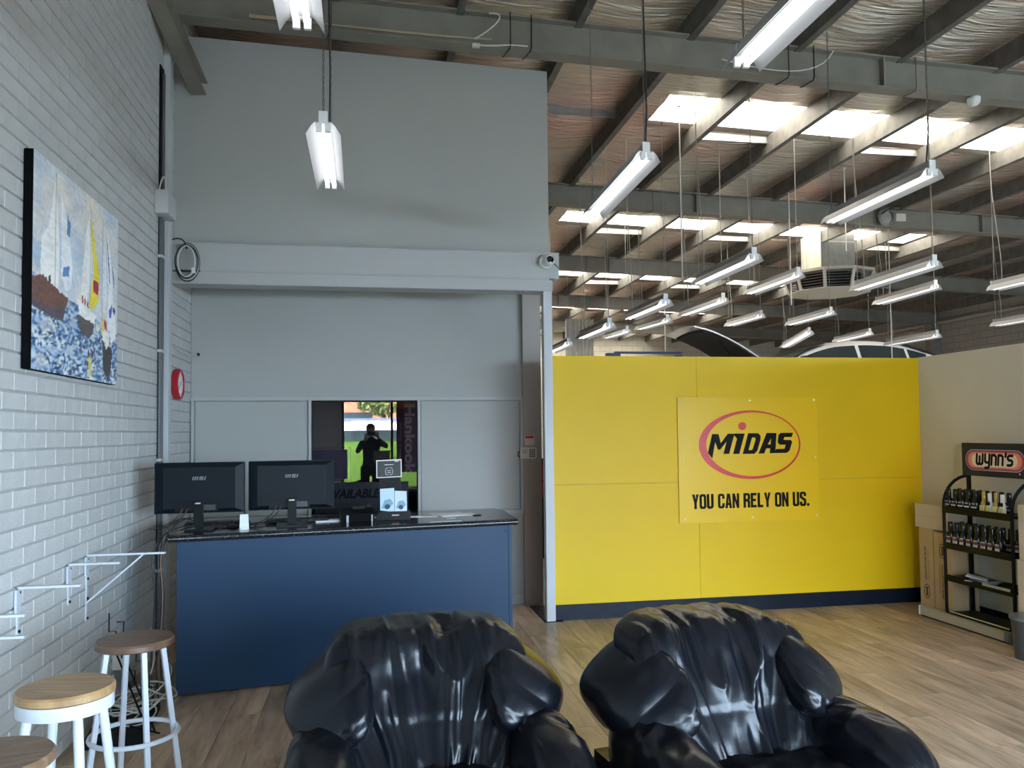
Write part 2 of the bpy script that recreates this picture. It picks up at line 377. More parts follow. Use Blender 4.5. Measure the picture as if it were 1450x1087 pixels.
# steel column in the corner with the beam on it, corner conduits
struct(MB().box(XL, -1.472, 6.367, 6.46, 0, 4.78, c=0.004).build('trim_1', post_m))
dark_pipe = mat('dark grey conduit', (0.10, 0.105, 0.11), 0.5)
con = thing('conduit', 'grey electrical conduits running up the brick wall beside the corner post', 'conduit', (XL, 6.26, 0))
con['label'] = 'dark grey conduit pipes running up the brick wall beside the corner post'
MB().tube([(0.015, 0, 0.02), (0.015, 0, 3.2)], 0.014, 10).build('pipe', dark_pipe, con)
MB().tube([(0.016, 0.055, 0.02), (0.016, 0.055, 4.3)], 0.013, 10).build('pipe', dark_pipe, con)
MB().box(0.001, 0.010, -0.01, 0.1, 0.0, 4.35).build('tray', black_met, con, smooth=False)
for zz in (0.6, 1.4, 2.2, 2.9): MB().box(0.0, 0.032, -0.02, 0.08, zz, zz + 0.02).build('clip', galv, con, smooth=False)
jb = thing('junction_box', 'grey metal junction box mounted over the conduits on the corner post', 'junction box', (XL, 6.13, 3.2))
MB().box(0.0, 0.09, 0, 0.26, 0, 0.175, c=0.006).build('body', post_m, jb)
MB().box(0.09, 0.094, 0.005, 0.255, 0.004, 0.171).build('cover', post_m, jb, smooth=False)
MB().tube(bez((0.03, 0.02, 0.17), (0.06, 0.0, 0.33), (0.07, 0.1, 0.3), (0.05, 0.1, 0.17)), 0.006, 6).build('cable_loop', white_cord, jb)

# ------------------------------------------------------------------ upper grey wall, header beam, recess
TH = 0.1
struct(MB().prism([(XL, 3.0), (XM, 3.0), (XM, beam_z(XM)), (XL, beam_z(XL))], 0, TH, frame((0, YB + 0.05, 0), (1, 0, 0), (0, 0, 1), (0, 1, 0))).build('wall_upper', grey_wall, smooth=False))
hd = struct(MB().box(XL, 1.60, YB - 0.05, YB + 0.15, 2.885, 3.10, c=0.004).build('trim_2', trim_m))
MB().box(XL, 1.54, YB - 0.06, YB + 0.15, 2.776, 2.868, c=0.004).build('channel', trim_m, hd)
MB().box(-1.30, 1.515, YB - 0.045, YB + 0.12, 2.866, 2.888).build('groove_strip', grey_wall, hd, smooth=False)
MB().box(XL, 1.60, YB - 0.055, YB - 0.045, 3.092, 3.104).build('ledge', trim_m, hd, smooth=False)
struct(MB().box(1.462, XM, YB - 0.04, YB + 0.05, 0, 2.79, c=0.003).build('trim_3', post_m))       # right post
# recess back wall with framed panels
wb = struct(MB().add([], []).box(XL, -0.50, YK, YK + 0.08, 0, 3.05).box(0.44, 1.42, YK, YK + 0.08, 0, 3.05).box(-0.50, 0.44, YK, YK + 0.08, 0, 0.868).box(-0.50, 0.44, YK, YK + 0.08, 1.885, 3.05).build('wall_back', grey_wall, smooth=False))
rail = lambda n, *b: MB().box(*b, c=0.002).build(n, trim_m, wb)
rail('top_rail', XL, 1.42, YK - 0.03, YK, 1.888, 1.915)
rail('bottom_rail', XL, 1.42, YK - 0.03, YK, 0.83, 0.868)
for x in (-1.515, -0.525, 0.442, 1.392): rail('mullion', x, x + 0.024, YK - 0.03, YK, 0.868, 1.888)
for x0, x1 in ((-1.488, -0.528), (0.47, 1.388)):
    MB().box(x0, x1, YK - 0.006, YK, 0.872, 1.884).build('panel', grey_wall, wb, smooth=False)
    for b in ((x0, x1, 1.876, 1.884), (x0, x1, 0.872, 0.880), (x0, x0 + 0.008, 0.88, 1.876), (x1 - 0.008, x1, 0.88, 1.876)):
        MB().box(b[0], b[1], YK - 0.012, YK - 0.005, b[2], b[3]).build('bead', mat('shadow grey bead', (0.27, 0.28, 0.28), 0.5), wb, smooth=False)  # darker than the wall: shadow lines round the panels put into the bead colour
struct(MB().box(XL, 1.42, YK - 0.012, YK, 0, 0.09, c=0.003).build('baseboard_back', trim_m))
ww = struct(MB().box(-0.498, 0.438, YK + 0.01, YK + 0.016, 0.868, 1.885).build('window_1', office_glass, smooth=False))
MB().box(-0.50, 0.44, YK - 0.001, YK + 0.02, 1.872, 1.886).build('frame', black_met, ww, smooth=False)
MB().box(-0.50, -0.492, YK - 0.001, YK + 0.02, 0.868, 1.872).build('frame', black_met, ww, smooth=False)
MB().box(0.432, 0.44, YK - 0.001, YK + 0.02, 0.868, 1.872).build('frame', black_met, ww, smooth=False)
# dark office behind the glass
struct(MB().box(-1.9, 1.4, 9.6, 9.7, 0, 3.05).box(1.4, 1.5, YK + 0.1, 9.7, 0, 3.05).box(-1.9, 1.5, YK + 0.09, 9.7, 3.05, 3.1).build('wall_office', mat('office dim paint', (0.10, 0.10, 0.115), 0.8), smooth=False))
struct(MB().box(XL, XM, YB + 0.15, YK + 0.08, 3.05, 3.12).build('trim_4', grey_wall, smooth=False))   # soffit of recess
struct(MB().box(1.415, 1.585, YK - 0.06, YK + 0.06, 0, 3.05, c=0.003).build('trim_5', taupe))        # taupe jamb
struct(MB().box(1.44, 1.60, YK - 0.13, YB - 0.05, 0.0, 0.006).build('trim_6', black_met, smooth=False))  # floor track
# office monitor seen through the glass
om = thing('office_monitor', 'dim monitor screen behind the dark office window', 'monitor', (-0.42, 7.8, 1.02))
MB().box(-0.26, 0.26, 0, 0.03, 0.12, 0.44, c=0.005).build('screen_body', monitor_m, om)
MB().box(-0.25, 0.25, -0.002, 0.0, 0.13, 0.43).build('screen', mat('dim violet screen', (0.10, 0.07, 0.11), 0.3), om, smooth=False)
MB().box(-0.03, 0.03, 0.0, 0.03, -0.28, 0.12).build('stand', monitor_m, om, smooth=False)
MB().box(-0.13, 0.13, -0.06, 0.12, -0.30, -0.28).build('base', monitor_m, om, smooth=False)
od = thing('office_desk', 'dark desk behind the office window', 'desk', (-0.4, 8.0, 0))
MB().box(-0.9, 0.9, -0.35, 0.35, 0.69, 0.72).build('desktop', black_flat, od, smooth=False)
for sx in (-0.85, 0.82):
    for sy in (-0.3, 0.27): MB().box(sx, sx + 0.03, sy, sy + 0.03, 0, 0.69).build('leg', black_met, od, smooth=False)

# ------------------------------------------------------------------ yellow partition and beige partition
wy = struct(MB().box(XM, XP, YB + 0.01, YB + 0.07, 0.0, 2.225).build('wall_middle', navy_base, smooth=False))
SX, SZ = 2.84, 1.135
for x0, x1 in ((XM + 0.001, SX - 0.001), (SX + 0.001, XP)):
    for z0, z1 in ((0.13, SZ - 0.001), (SZ + 0.001, 2.233)):
        MB().box(x0, x1, YB, YB + 0.012, z0, z1, c=0.0008).build('panel', yellow, wy)
struct(MB().box(XM, XP, YB - 0.004, YB + 0.008, 0, 0.128, c=0.003).build('baseboard_middle', navy_base))
wr = struct(MB().box(XP, XP + 0.07, 1.0, YB + 0.07, 0, 2.238).build('wall_right', beige, smooth=False))
struct(MB().box(XP - 0.012, XP, 1.0, YB, 0, 0.1, c=0.003).build('baseboard_right', navy_base))

# ------------------------------------------------------------------ workshop shell
struct(MB().box(XR, XR + 0.2, -2.6, YF + 0.2, 0, 5.1).build('wall_workshop_right', far_brick, smooth=False))
struct(MB().box(-1.9, XR + 0.2, YF, YF + 0.2, 0, 5.3).build('wall_workshop_far', cream_block, smooth=False))
rl = thing('wall_rail', 'long beige pipe rail running high along the far brick wall', 'pipe', (XR - 0.06, 0, 4.36))
MB().tube([(0, 6, 0), (0, 26, 0)], 0.045, 10).build('pipe', mat('beige pipe', (0.40, 0.36, 0.31), 0.5), rl)
for yy in range(8, 26, 4): MB().box(-0.01, 0.06, yy - 0.03, yy + 0.03, -0.05, 0.05).build('bracket', steel_grey, rl, smooth=False)
for i, yy in enumerate((18.99, 23.17)):
    struct(MB().box(XR - 0.28, XR, yy - 0.13, yy + 0.13, 0, beam_z(XR)).build('trim_%d' % (7 + i), steel_grey, smooth=False))
# front wall behind the camera: shop window widened and doorway added for their light
wf = struct(MB().box(-1.9, -0.56, -2.75, -2.6, 0, 5.6).box(-0.56, 6.6, -2.75, -2.6, 2.4, 5.6).box(6.6, 7.0, -2.75, -2.6, 0, 5.6).box(7.0, 14.0, -2.75, -2.6, 2.7, 5.6).box(14.0, XR + 0.2, -2.75, -2.6, 0, 5.6).box(-0.56, 6.6, -2.75, -2.6, 0, 0.1).build('wall_front', grey_wall, smooth=False))
w2 = struct(MB().box(-0.56, 6.6, -2.68, -2.674, 0.1, 2.4).build('window_2', shop_glass, smooth=False))
for x in (-0.56, 0.47, 2.2, 3.6, 5.0, 6.55): MB().box(x, x + 0.05, -2.72, -2.63, 0.1, 2.4).build('mullion', black_met, w2, smooth=False)
MB().box(-0.56, 6.6, -2.72, -2.63, 2.35, 2.4).build('head_rail', black_met, w2, smooth=False)

# ------------------------------------------------------------------ roof: foil blanket with skylight gaps, purlins, beams
SKY = [(7.95, 8.80), (12.45, 13.30), (16.95, 17.8), (21.5, 22.3), (25.7, 26.6)]; SX0, SX1 = 3.15, 9.78  # last band is an unseen skylight added to brighten the far wall
def in_sky(x, y): return SX0 < x < SX1 and any(a < y < b for a, b in SKY)
ys = [-2.6]
while ys[-1] < YF: ys.append(ys[-1] + 0.16)
for a, b in SKY: ys += [a, b]
ys = sorted(set(round(y, 4) for y in ys)); xs = sorted(set([round(-1.75 + 0.1 * i, 4) for i in range(168)] + [SX0, SX1]))
fm = MB(); NX = len(xs)
for y in ys:
    for x in xs:
        f = ((x + 0.25) % 1.0)
        s = math.sin(PI * f) ** 2
        w = noise.noise(Vector((x * 1.1, y * 5.5, 2.0))) * 0.028 + noise.noise(Vector((x * 0.7, y * 2.0, 9))) * 0.03
        near_edge = min([min(abs(y - a), abs(y - b)) for a, b in SKY]) if SX0 - 0.1 < x < SX1 + 0.1 else 9
        k = 0.3 if near_edge < 0.05 else 1
        fm.v.append((x, y, roof_z(x) - 0.01 - k * s * (0.03 + 0.03 * noise.noise(Vector((math.floor(x + 0.25) * 3.1, y * 0.5, 0)))) + k * s * w))
for j in range(len(ys) - 1):
    for i in range(NX - 1):
        if not in_sky((xs[i] + xs[i + 1]) / 2, (ys[j] + ys[j + 1]) / 2): fm.f.append((j * NX + i, j * NX + i + 1, (j + 1) * NX + i + 1, (j + 1) * NX + i))
ceiling = struct(fm.build('ceiling', foil_m, ang=80))
sheet = MB(); yb = [-2.8] + [v for a, b in SKY for v in (a, b)] + [YF + 0.2]
def roofbox(x0, x1, y0, y1, dz=0.06, t=0.03):
    vs = [(x, y, roof_z(x) + dz + (t if k else 0)) for k in (0, 1) for y in (y0, y1) for x in (x0, x1)]
    sheet.add(vs, [(0, 2, 3, 1), (4, 5, 7, 6), (0, 1, 5, 4), (2, 6, 7, 3), (0, 4, 6, 2), (1, 3, 7, 5)])
for i in range(0, len(yb), 2): roofbox(-2.0, XR + 0.3, yb[i], yb[i + 1])
for a, b in SKY: roofbox(-2.0, SX0, a, b); roofbox(SX1, XR + 0.3, a, b)
sheet.build('roof_sheet', galv_dull, ceiling, smooth=False)
sky_m = mat('daylit skylight sheet', (1.0, 0.93, 0.80), 0.5, emit=SKYLIGHT)
PUR = [-1.25 + 1.0 * i for i in range(17)]
wn = 3
for a, b in SKY:
    so = MB(); sheet2 = []
    x0 = SX0; parent = None
    for e in [p for p in PUR if SX0 + 0.2 < p < SX1 - 0.2] + [SX1]:
        vs = [(x, y, roof_z(x) + 0.05 + (0.008 if k else 0)) for k in (0, 1) for y in (a, b) for x in (x0 + 0.004, e - 0.004)]
        mb = MB().add(vs, [(0, 2, 3, 1), (4, 5, 7, 6), (0, 1, 5, 4), (2, 6, 7, 3), (0, 4, 6, 2), (1, 3, 7, 5)])
        if parent is None: parent = struct(mb.build('window_%d' % wn, sky_m, smooth=False))
        else: mb.build('pane', sky_m, parent, smooth=False)
        x0 = e
    wn += 1
for k, px in enumerate(PUR):
    zt = roof_z(px) - 0.012; b = MB(); w = 0.065
    prof = [(px - w / 2, zt), (px - w / 2, zt - 0.20), (px + w / 2, zt - 0.20), (px + w / 2, zt - 0.182), (px + w / 2 - 0.003, zt - 0.182), (px + w / 2 - 0.003, zt - 0.197), (px - w / 2 + 0.003, zt - 0.197), (px - w / 2 + 0.003, zt)]
    b.prism(prof, -2.6, YF, frame((0, 0, 0), (1, 0, 0), (0, 0, 1), (0, 1, 0)))
    b.build('purlin', purlin_m, ceiling, smooth=False)
for y, xsb in ((8.86, (3.75, 5.75, 8.75)), (13.36, (3.75, 5.75, 8.75)), (17.86, (4.75, 6.75)), (8.5, (1.75,))):
    for xk in xsb:
        px = PUR[min(range(17), key=lambda i: abs(PUR[i] - xk))]
        MB().box(px + 0.03, px + 0.97, y - 0.03, y + 0.0, roof_z(px) - 0.12, roof_z(px) - 0.03).build('bridging', galv_dull, ceiling, smooth=False)
for y in BEAMS:            # fly braces standing on the purlin sides
    for k, px in enumerate(PUR[2:-1]):
        for s in (1,):
            yy = y - 1.15; z = roof_z(px) - 0.21
            MB().add([(px + 0.03, yy - 0.06, z), (px + 0.03, yy + 0.05, z), (px + 0.03, yy + 0.10, z + 0.19), (px + 0.036, yy - 0.06, z), (px + 0.036, yy + 0.05, z), (px + 0.036, yy + 0.10, z + 0.19), (px + 0.036, yy + 0.04, z + 0.19), (px + 0.03, yy + 0.04, z + 0.19)],
                     [(0, 1, 2, 7), (3, 6, 5, 4), (0, 3, 4, 1), (1, 4, 5, 2), (0, 7, 6, 3)]).build('cleat', galv_dull, ceiling, smooth=False)
for bi, y in enumerate(BEAMS):
    b = MB(); x0, x1 = XL, (XR if bi else XR)
    def slab(y0, y1, d0, d1):
        vs = [(x, yy, beam_z(x) + d) for d in (d0, d1) for yy in (y0, y1) for x in (x0, x1)]
        b.add(vs, [(0, 2, 3, 1), (4, 5, 7, 6), (0, 1, 5, 4), (2, 6, 7, 3), (0, 4, 6, 2), (1, 3, 7, 5)])
    slab(y - 0.075, y + 0.075, 0, 0.014); slab(y - 0.075, y + 0.075, 0.276, 0.29); slab(y - 0.006, y + 0.006, 0.014, 0.276)
    bo_ = b.build('roof_beam', steel_grey, ceiling, smooth=False)
    for xs_ in (4.55, 9.1): MB().box(xs_, xs_ + 0.012, y - 0.07, y - 0.006, beam_z(xs_) + 0.014, beam_z(xs_) + 0.276).build('stiffener', steel_grey, bo_, smooth=False)
# diagonal corner brace from the brick wall to the grey wall
d0, d1 = Vector((XL + 0.02, 5.62, 4.80)), Vector((-1.33, YB + 0.05, 4.37))
dr = (d1 - d0).normalized(); sd = dr.cross(Vector((0, 0, 1))).normalized(); up_ = sd.cross(dr)
Mb = frame(d0, sd, up_, dr); ln = (d1 - d0).length
struct(MB().box(-0.06, 0.06, -0.06, -0.05, 0, ln, Mb).box(-0.06, 0.06, 0.05, 0.06, 0, ln, Mb).box(-0.005, 0.005, -0.05, 0.05, 0, ln, Mb).build('trim_9', steel_grey, smooth=False))

# ------------------------------------------------------------------ armchairs
def cube_sphere(n, p, half):
    """rounded box of half sizes `half`; returns verts (unit + real), faces"""
    vs = []; idx = {}; fs = []; U = []
    def vid(a, b, c):
        key = (round(a, 5), round(b, 5), round(c, 5))
        if key not in idx:
            q = Vector((math.tan(a * PI / 4), math.tan(b * PI / 4), math.tan(c * PI / 4)))
            k = (abs(q.x)**p + abs(q.y)**p + abs(q.z)**p) ** (1 / p); q = q / k
            idx[key] = len(vs); vs.append(Vector((q.x * half[0], q.y * half[1], q.z * half[2]))); U.append(q)
        return idx[key]
    for ax in range(3):
        for s in (-1, 1):
            for i in range(n):
                for j in range(n):
                    def P(i, j):
                        a = -1 + 2 * i / n; b = -1 + 2 * j / n; c = [0, 0, 0]; c[ax] = s; c[(ax + 1) % 3] = a; c[(ax + 2) % 3] = b; return vid(*c)
                    q = (P(i, j), P(i + 1, j), P(i + 1, j + 1), P(i, j + 1)); fs.append(q if s > 0 else q[::-1])
    return vs, U, fs
def pillow(name, half, p, n, disp, deform, material, parent):
    vs, U, fs = cube_sphere(n, p, half); out = []
    for v, q in zip(vs, U):
        nr = Vector([math.copysign(abs(q[i]) ** (p - 1), q[i]) / half[i] for i in range(3)]).normalized()
        out.append(tuple(deform(v + nr * disp(v, q), q)))
    b = MB(); b.v = out; b.f = fs
    o = b.build(name, material, parent, ang=180); return o
def ridge(x, y, z): return 1 - abs(noise.noise(Vector((x, y, z)))) * 3.2
def make_armchair(seed):
    t = thing('armchair', '', 'armchair')
    # plinth body
    MB().box(-0.43, 0.43, -0.36, 0.40, 0.04, 0.36, c=0.03).build('base', leather, t)
    for sx in (-0.38, 0.38):
        for sy in (-0.3, 0.34): MB().lathe([(0.025, 0), (0.03, 0.045)], 12, Matrix.Translation((sx, sy, 0))).build('foot', black_met, t)
    # back cushion: wide rolled top, gathers that fan down to a narrow bottom
    H = (0.375, 0.135, 0.275)
    def bw(qz): return 0.60 + 0.40 * min(1, max(0, (qz + 1) / 1.45)) ** 0.9
    def bdisp(v, q):
        s = q.x; k = seed * 7.3
        front = max(0.0, min(1.0, (-q.y) * 1.5 + 0.35))
        mid = max(0.0, 1 - (abs(s) / 0.97) ** 4)
        zz = q.z + 0.35 * noise.noise(Vector((s * 1.5, q.z * 1.5, k + 30)))
        fan = s * (1.0 + 0.25 * (q.z < 0) * -q.z)
        mod = 0.55 + 0.55 * max(0, noise.noise(Vector((s * 1.6, q.z * 1.3, k + 11))) + 0.45)
        d = 0.024 * (ridge(fan * 2.9 + 0.3 * noise.noise(Vector((s * 1.4, q.z * 1.6, k))), zz * 0.8 + k, k) - 0.6) * front * mid * mod
        d += 0.014 * (ridge(fan * 7.0, zz * 0.9 + 3, k + 5) - 0.6) * front * mid * mod
        top = max(0.0, min(1, (q.z - 0.45) * 2))
        d += 0.004 * (ridge(s * 6, q.y * 0.8, k + 9) - 0.5) * top * mid
        d += 0.008 * noise.noise(Vector((s * 1.8, q.z * 1.6, k)))
        for c in (-0.36, 0.33): d -= 0.008 * math.exp(-((s - c) / 0.02) ** 2) * max(front, top)
        return d
    def bdef(v, q):
        x = v.x * bw(q.z); z = v.z * (1 + 0.02 * (1 - q.x**2)) - 0.012 * abs(q.x) ** 3 * max(0, q.z)
        y = v.y * (0.72 + 0.5 * max(0, q.z + 0.1)) + 0.155 * (q.z) - 0.05 * q.x * q.x
        if q.z > 0: y += 0.03 * q.z
        return (x, y + 0.15, z + 0.60)
    pillow('backrest', H, 5.2, 72, bdisp, bdef, leather, t)
    # wings: pads draped from behind the back cushion over the arms
    for s in (-1, 1):
        k = seed * 3.1 + s
        def wdisp(v, q):
            low = math.exp(-((q.z + 0.62) / 0.25) ** 2) * (q.y < 0.6)
            return 0.007 * noise.noise(Vector((q.x * 1.1, q.y * 1.1, k + q.z))) + 0.006 * (ridge(q.x * 4 + q.y * 3, q.z * 0.8, k) - 0.6) * low - 0.007 * math.exp(-((q.z + 0.60) / 0.05) ** 2) * (q.y < 0.5)
        ca_r, sa_r = math.cos(math.radians(36)), math.sin(math.radians(36))
        def wdef(v, q, s=s):
            x2 = v.x * ca_r + v.z * sa_r * 0.75; z2 = -v.x * sa_r + v.z * ca_r
            inner = (1 - q.x) / 2
            return (s * (0.352 + x2), 0.20 + v.y - 0.16 * inner * max(0, -q.z) + 0.05 * q.z, 0.655 + z2 - 0.13 * inner * max(0, -q.z - 0.2))
        pillow('wing', (0.172, 0.20, 0.112), 2.9, 30, wdisp, wdef, leather, t)
        # arm pad
        def adisp(v, q):
            f = max(0, min(1, (-q.y - 0.7) * 3.5)); b_ = max(0, 1 - abs(q.y + 0.0) * 0.8)
            mod = max(0, noise.noise(Vector((q.x, q.y * 1.5, k + 40))) + 0.35)
            d = 0.014 * (ridge(q.x * 0.9 + 4, q.y * 3.2 + q.x * 0.9, k + 2) - 0.6) * b_ * mod + 0.007 * noise.noise(Vector((q.x * 1.0, q.y * 1.6, k + q.z)))
            ang = math.atan2(q.z, q.x); d += 0.004 * (ridge(math.cos(ang) * 3.5, math.sin(ang) * 3.5, k + 7) - 0.5) * f
            return d
        def adef(v, q, s=s):
            g = (-q.y + 1) / 2
            return (s * (0.366 + 0.025 * g + v.x * (0.86 + 0.16 * g)), -0.09 + v.y, 0.44 + v.z * (1 - 0.05 * g) - 0.035 * g * g + 0.02)
        pillow('arm', (0.125, 0.345, 0.15), 2.9, 38, adisp, adef, leather, t)
        MB().box(s * 0.395 - 0.11, s * 0.395 + 0.11, -0.36, 0.36, 0.05, 0.40, c=0.05).build('arm_side', leather, t)
        fp = MB().lathe([(0.0, 0), (0.10, 0.0), (0.118, 0.010), (0.122, 0.022), (0.112, 0.03), (0.05, 0.034), (0.0, 0.034)], 28, frame((s * 0.405, -0.335, 0.315), (1, 0, 0), (0, 0, 1)) @ Matrix.Diagonal((0.95, 1.12, 2.2, 1)))
        fp.build('arm_front', sofa_panel, t)
    def sdisp(v, q): return (0.012 * (ridge(q.x * 2.5 + seed, q.y * 2.5, 3 + seed) - 0.6) + 0.012 * noise.noise(Vector((q.x * 2, q.y * 2, seed)))) * (1 if q.z > 0 else 0.2) - 0.012 * math.exp(-((q.x + 0.3) / 0.02) ** 2) * max(0, q.z)
    def sdef(v, q): return (v.x, -0.13 + v.y, 0.37 + v.z - 0.02 * max(0, q.y))
    pillow('seat_cushion', (0.275, 0.31, 0.085), 4.5, 34, sdisp, sdef, leather_seat, t)
    return t
a1 = make_armchair(1.0); a1.location = (0.215, 2.84, 0); a1.rotation_euler.z = math.radians(2)
a1['label'] = 'black leather armchair in front of the navy counter'; a1['group'] = 'black leather armchairs'
a2 = make_armchair(2.37); a2.location = (1.325, 2.73, 0); a2.rotation_euler.z = math.radians(9)
a2['label'] = 'black leather armchair in front of the yellow wall, turned slightly aside'; a2['group'] = 'black leather armchairs'

# ------------------------------------------------------------------ reception counter
ct = thing('reception_counter', 'navy reception counter with a black speckled stone top', 'counter', (-1.154, 5.235, 0), math.atan2(0.365, 2.13))
CL = 2.175
MB().box(0.0, CL, 0.0, 0.022, 0.012, 0.935, c=0.001).build('front_panel', navy, ct)
MB().box(CL - 0.035, CL + 0.002, 0.022, 0.55, 0.012, 0.935, c=0.001).build('end_panel', navy, ct)
MB().box(CL - 0.028, CL - 0.024, -0.003, 0.0, 0.012, 0.933).build('edge_strip', navy_base, ct, smooth=False)
MB().box(0.0, 0.02, 0.022, 0.6, 0.012, 0.935, c=0.001).build('end_panel', navy, ct)
MB().box(0.03, CL - 0.03, 0.04, 0.1, 0.0, 0.08).build('kickboard', black_flat, ct, smooth=False)
MB().prism([(-0.05, -0.025), (CL + 0.03, -0.025), (CL + 0.15, 0.60), (CL + 0.13, 0.79), (-0.10, 0.86)], 0.937, 0.98).build('countertop', granite_m, ct, smooth=False)
MB().tube([(-0.05, -0.026, 0.959), (CL + 0.03, -0.026, 0.959)], 0.0215, 12).build('bullnose', granite_m, ct)
MB().lathe([(0.03, 0), (0.032, 0.004), (0.02, 0.005), (0.0, 0.005)], 20, Matrix.Translation((2.02, 0.32, 0.98))).build('grommet', black_pl, ct)
MB().lathe([(0.006, 0), (0.006, 0.004)], 10, frame((CL - 0.05, -0.001, 0.9), (1, 0, 0), (0, 0, 1))).build('screw_cap', navy_base, ct)
CTZ = 0.98
def monitor(x, y, rz, label, tilt=0):
    t = thing('monitor', label, 'monitor', (x, y, CTZ), rz, 'monitors on the counter')
    R = Matrix.Rotation(tilt, 4, 'Y')
    MB().box(-0.278, 0.278, 0.012, 0.03, 0.105, 0.432, R, c=0.004).build('screen_frame', monitor_m, t)
    b = MB().add([(-0.274, 0.013, 0.109), (0.274, 0.013, 0.109), (0.274, 0.013, 0.428), (-0.274, 0.013, 0.428), (-0.22, -0.012, 0.135), (0.22, -0.012, 0.135), (0.22, -0.012, 0.40), (-0.22, -0.012, 0.40)],
                 [(0, 1, 5, 4), (1, 2, 6, 5), (2, 3, 7, 6), (3, 0, 4, 7), (4, 5, 6, 7), (0, 3, 2, 1)], R); b.build('back_shell', monitor_m, t, ang=20)
    MB().box(-0.15, 0.115, -0.020, -0.010, 0.118, 0.185, R, c=0.003).build('port_cover', black_pl, t)
    MB().box(0.02, 0.10, -0.0225, -0.020, 0.125, 0.16, R).build('port_label', mat('grey port label', (0.035, 0.04, 0.045), 0.4), t, smooth=False)
    MB().box(-0.029, 0.029, -0.05, -0.02, 0.0, 0.18, c=0.003).build('stand_neck', black_pl, t)
    MB().box(-0.10, 0.10, -0.11, 0.10, 0.0, 0.012, c=0.004).build('stand_base', black_pl, t)
    MB().box(-0.02, 0.015, -0.052, -0.05, 0.168, 0.176).build('catch', chrome, t, smooth=False)
    lg = MB(); ML = R @ frame((0.0, -0.0125, 0.33), (1, 0, 0), (0, 0, 1)); hL = 0.011
    def lp(*P): lg.prism([(x + 0.28 * y, y) for x, y in P], 0, 0.0005, ML)
    for x in (-0.042, -0.029, -0.016): lp((x, -hL), (x + 0.007, -hL), (x + 0.007, hL), (x, hL))
    for P in (((-0.001, hL - 0.005), (0.024, hL - 0.005), (0.024, hL), (-0.001, hL)), ((-0.001, -0.0025), (0.024, -0.0025), (0.024, 0.0025), (-0.001, 0.0025)), ((-0.001, -hL), (0.024, -hL), (0.024, -hL + 0.005), (-0.001, -hL + 0.005)), ((-0.001, 0.0025), (0.006, 0.0025), (0.006, hL - 0.005), (-0.001, hL - 0.005)), ((0.017, -hL + 0.005), (0.024, -hL + 0.005), (0.024, -0.0025), (0.017, -0.0025)), ((0.031, -hL), (0.038, -hL), (0.038, hL), (0.031, hL))): lp(*P)
    lg.build('logo', mat('grey logo print', (0.22, 0.23, 0.24), 0.5), t, smooth=False)
    for dx in (-0.10, -0.07): MB().tube(bez((dx, -0.02, 0.14), (dx - 0.02, -0.06, 0.06), (dx - 0.12, -0.02, 0.01), (dx - 0.22, 0.05, 0.006)), 0.0035, 6).build('cable', cord_m, t)
    return t
monitor(-1.075, 5.50, 0.03, 'left black monitor with its back to us, nearest the brick wall')
monitor(-0.505, 5.585, 0.10, 'right black monitor with its back to us, in front of the glass window')
wbx = thing('cordless_handset', 'small white desk device standing between the two monitors', 'device', (-0.79, 5.44, CTZ), 0.1)
MB().add([(-0.028, -0.02, 0), (0.03, -0.02, 0), (0.03, 0.03, 0), (-0.028, 0.03, 0), (-0.026, 0.0, 0.095), (0.024, 0.0, 0.095), (0.024, 0.025, 0.095), (-0.026, 0.025, 0.095)],
         [(0, 1, 5, 4), (1, 2, 6, 5), (2, 3, 7, 6), (3, 0, 4, 7), (4, 5, 6, 7), (0, 3, 2, 1)]).build('body', white_pl, wbx, smooth=False)
MB().box(-0.02, 0.018, -0.03, 0.0, 0, 0.012).build('cradle', white_pl, wbx, smooth=False)
MB().tube([(-0.0, 0.01, 0.09), (0.004, 0.012, 0.125)], 0.004, 6).build('aerial', black_pl, wbx)
def keyboard(x, y, rz, label):
    t = thing('keyboard', label, 'keyboard', (x, y, CTZ), rz)
    MB().box(-0.21, 0.21, -0.065, 0.065, 0.004, 0.018, c=0.003).build('case', black_pl, t)
    kb = MB()
    for r in range(5):
        for c in range(16): kb.box(-0.202 + c * 0.0253, -0.181 + c * 0.0253, -0.058 + r * 0.0235, -0.039 + r * 0.0235, 0.018, 0.025)
    tag(kb.build('keys', black_met, t, smooth=False), kind='stuff')
keyboard(-0.49, 5.80, 0.12, 'black keyboard lying behind the right monitor')
keyboard(-1.0, 5.72, 0.10, 'black keyboard lying behind the left monitor')
ms = thing('mouse', 'black computer mouse on the counter beside the white device', 'mouse', (-0.88, 5.56, CTZ), 0.3)
pillow('shell', (0.032, 0.055, 0.02), 2.4, 10, lambda v, q: 0, lambda v, q: (v.x, v.y, max(0, v.z) + 0.002), black_pl, ms)
ca = MB()
for i in range(7):
    a = Vector((-1.17 + 0.07 * i, 5.40 + 0.03 * i, CTZ + 0.004)); ca.tube(bez(a, a + Vector((0.2, 0.25, 0.01)), a + Vector((-0.1 + 0.06 * i, 0.1, 0.03)), a + Vector((0.22, 0.14, 0))), 0.003, 5)
tag(ca.build('cable_tangle', cord_m), 'tangle of black cables lying under the monitors on the counter', 'cables')
cb = thing('monitor_cables', 'black cables drooping off the left end of the counter to the floor', 'cables')
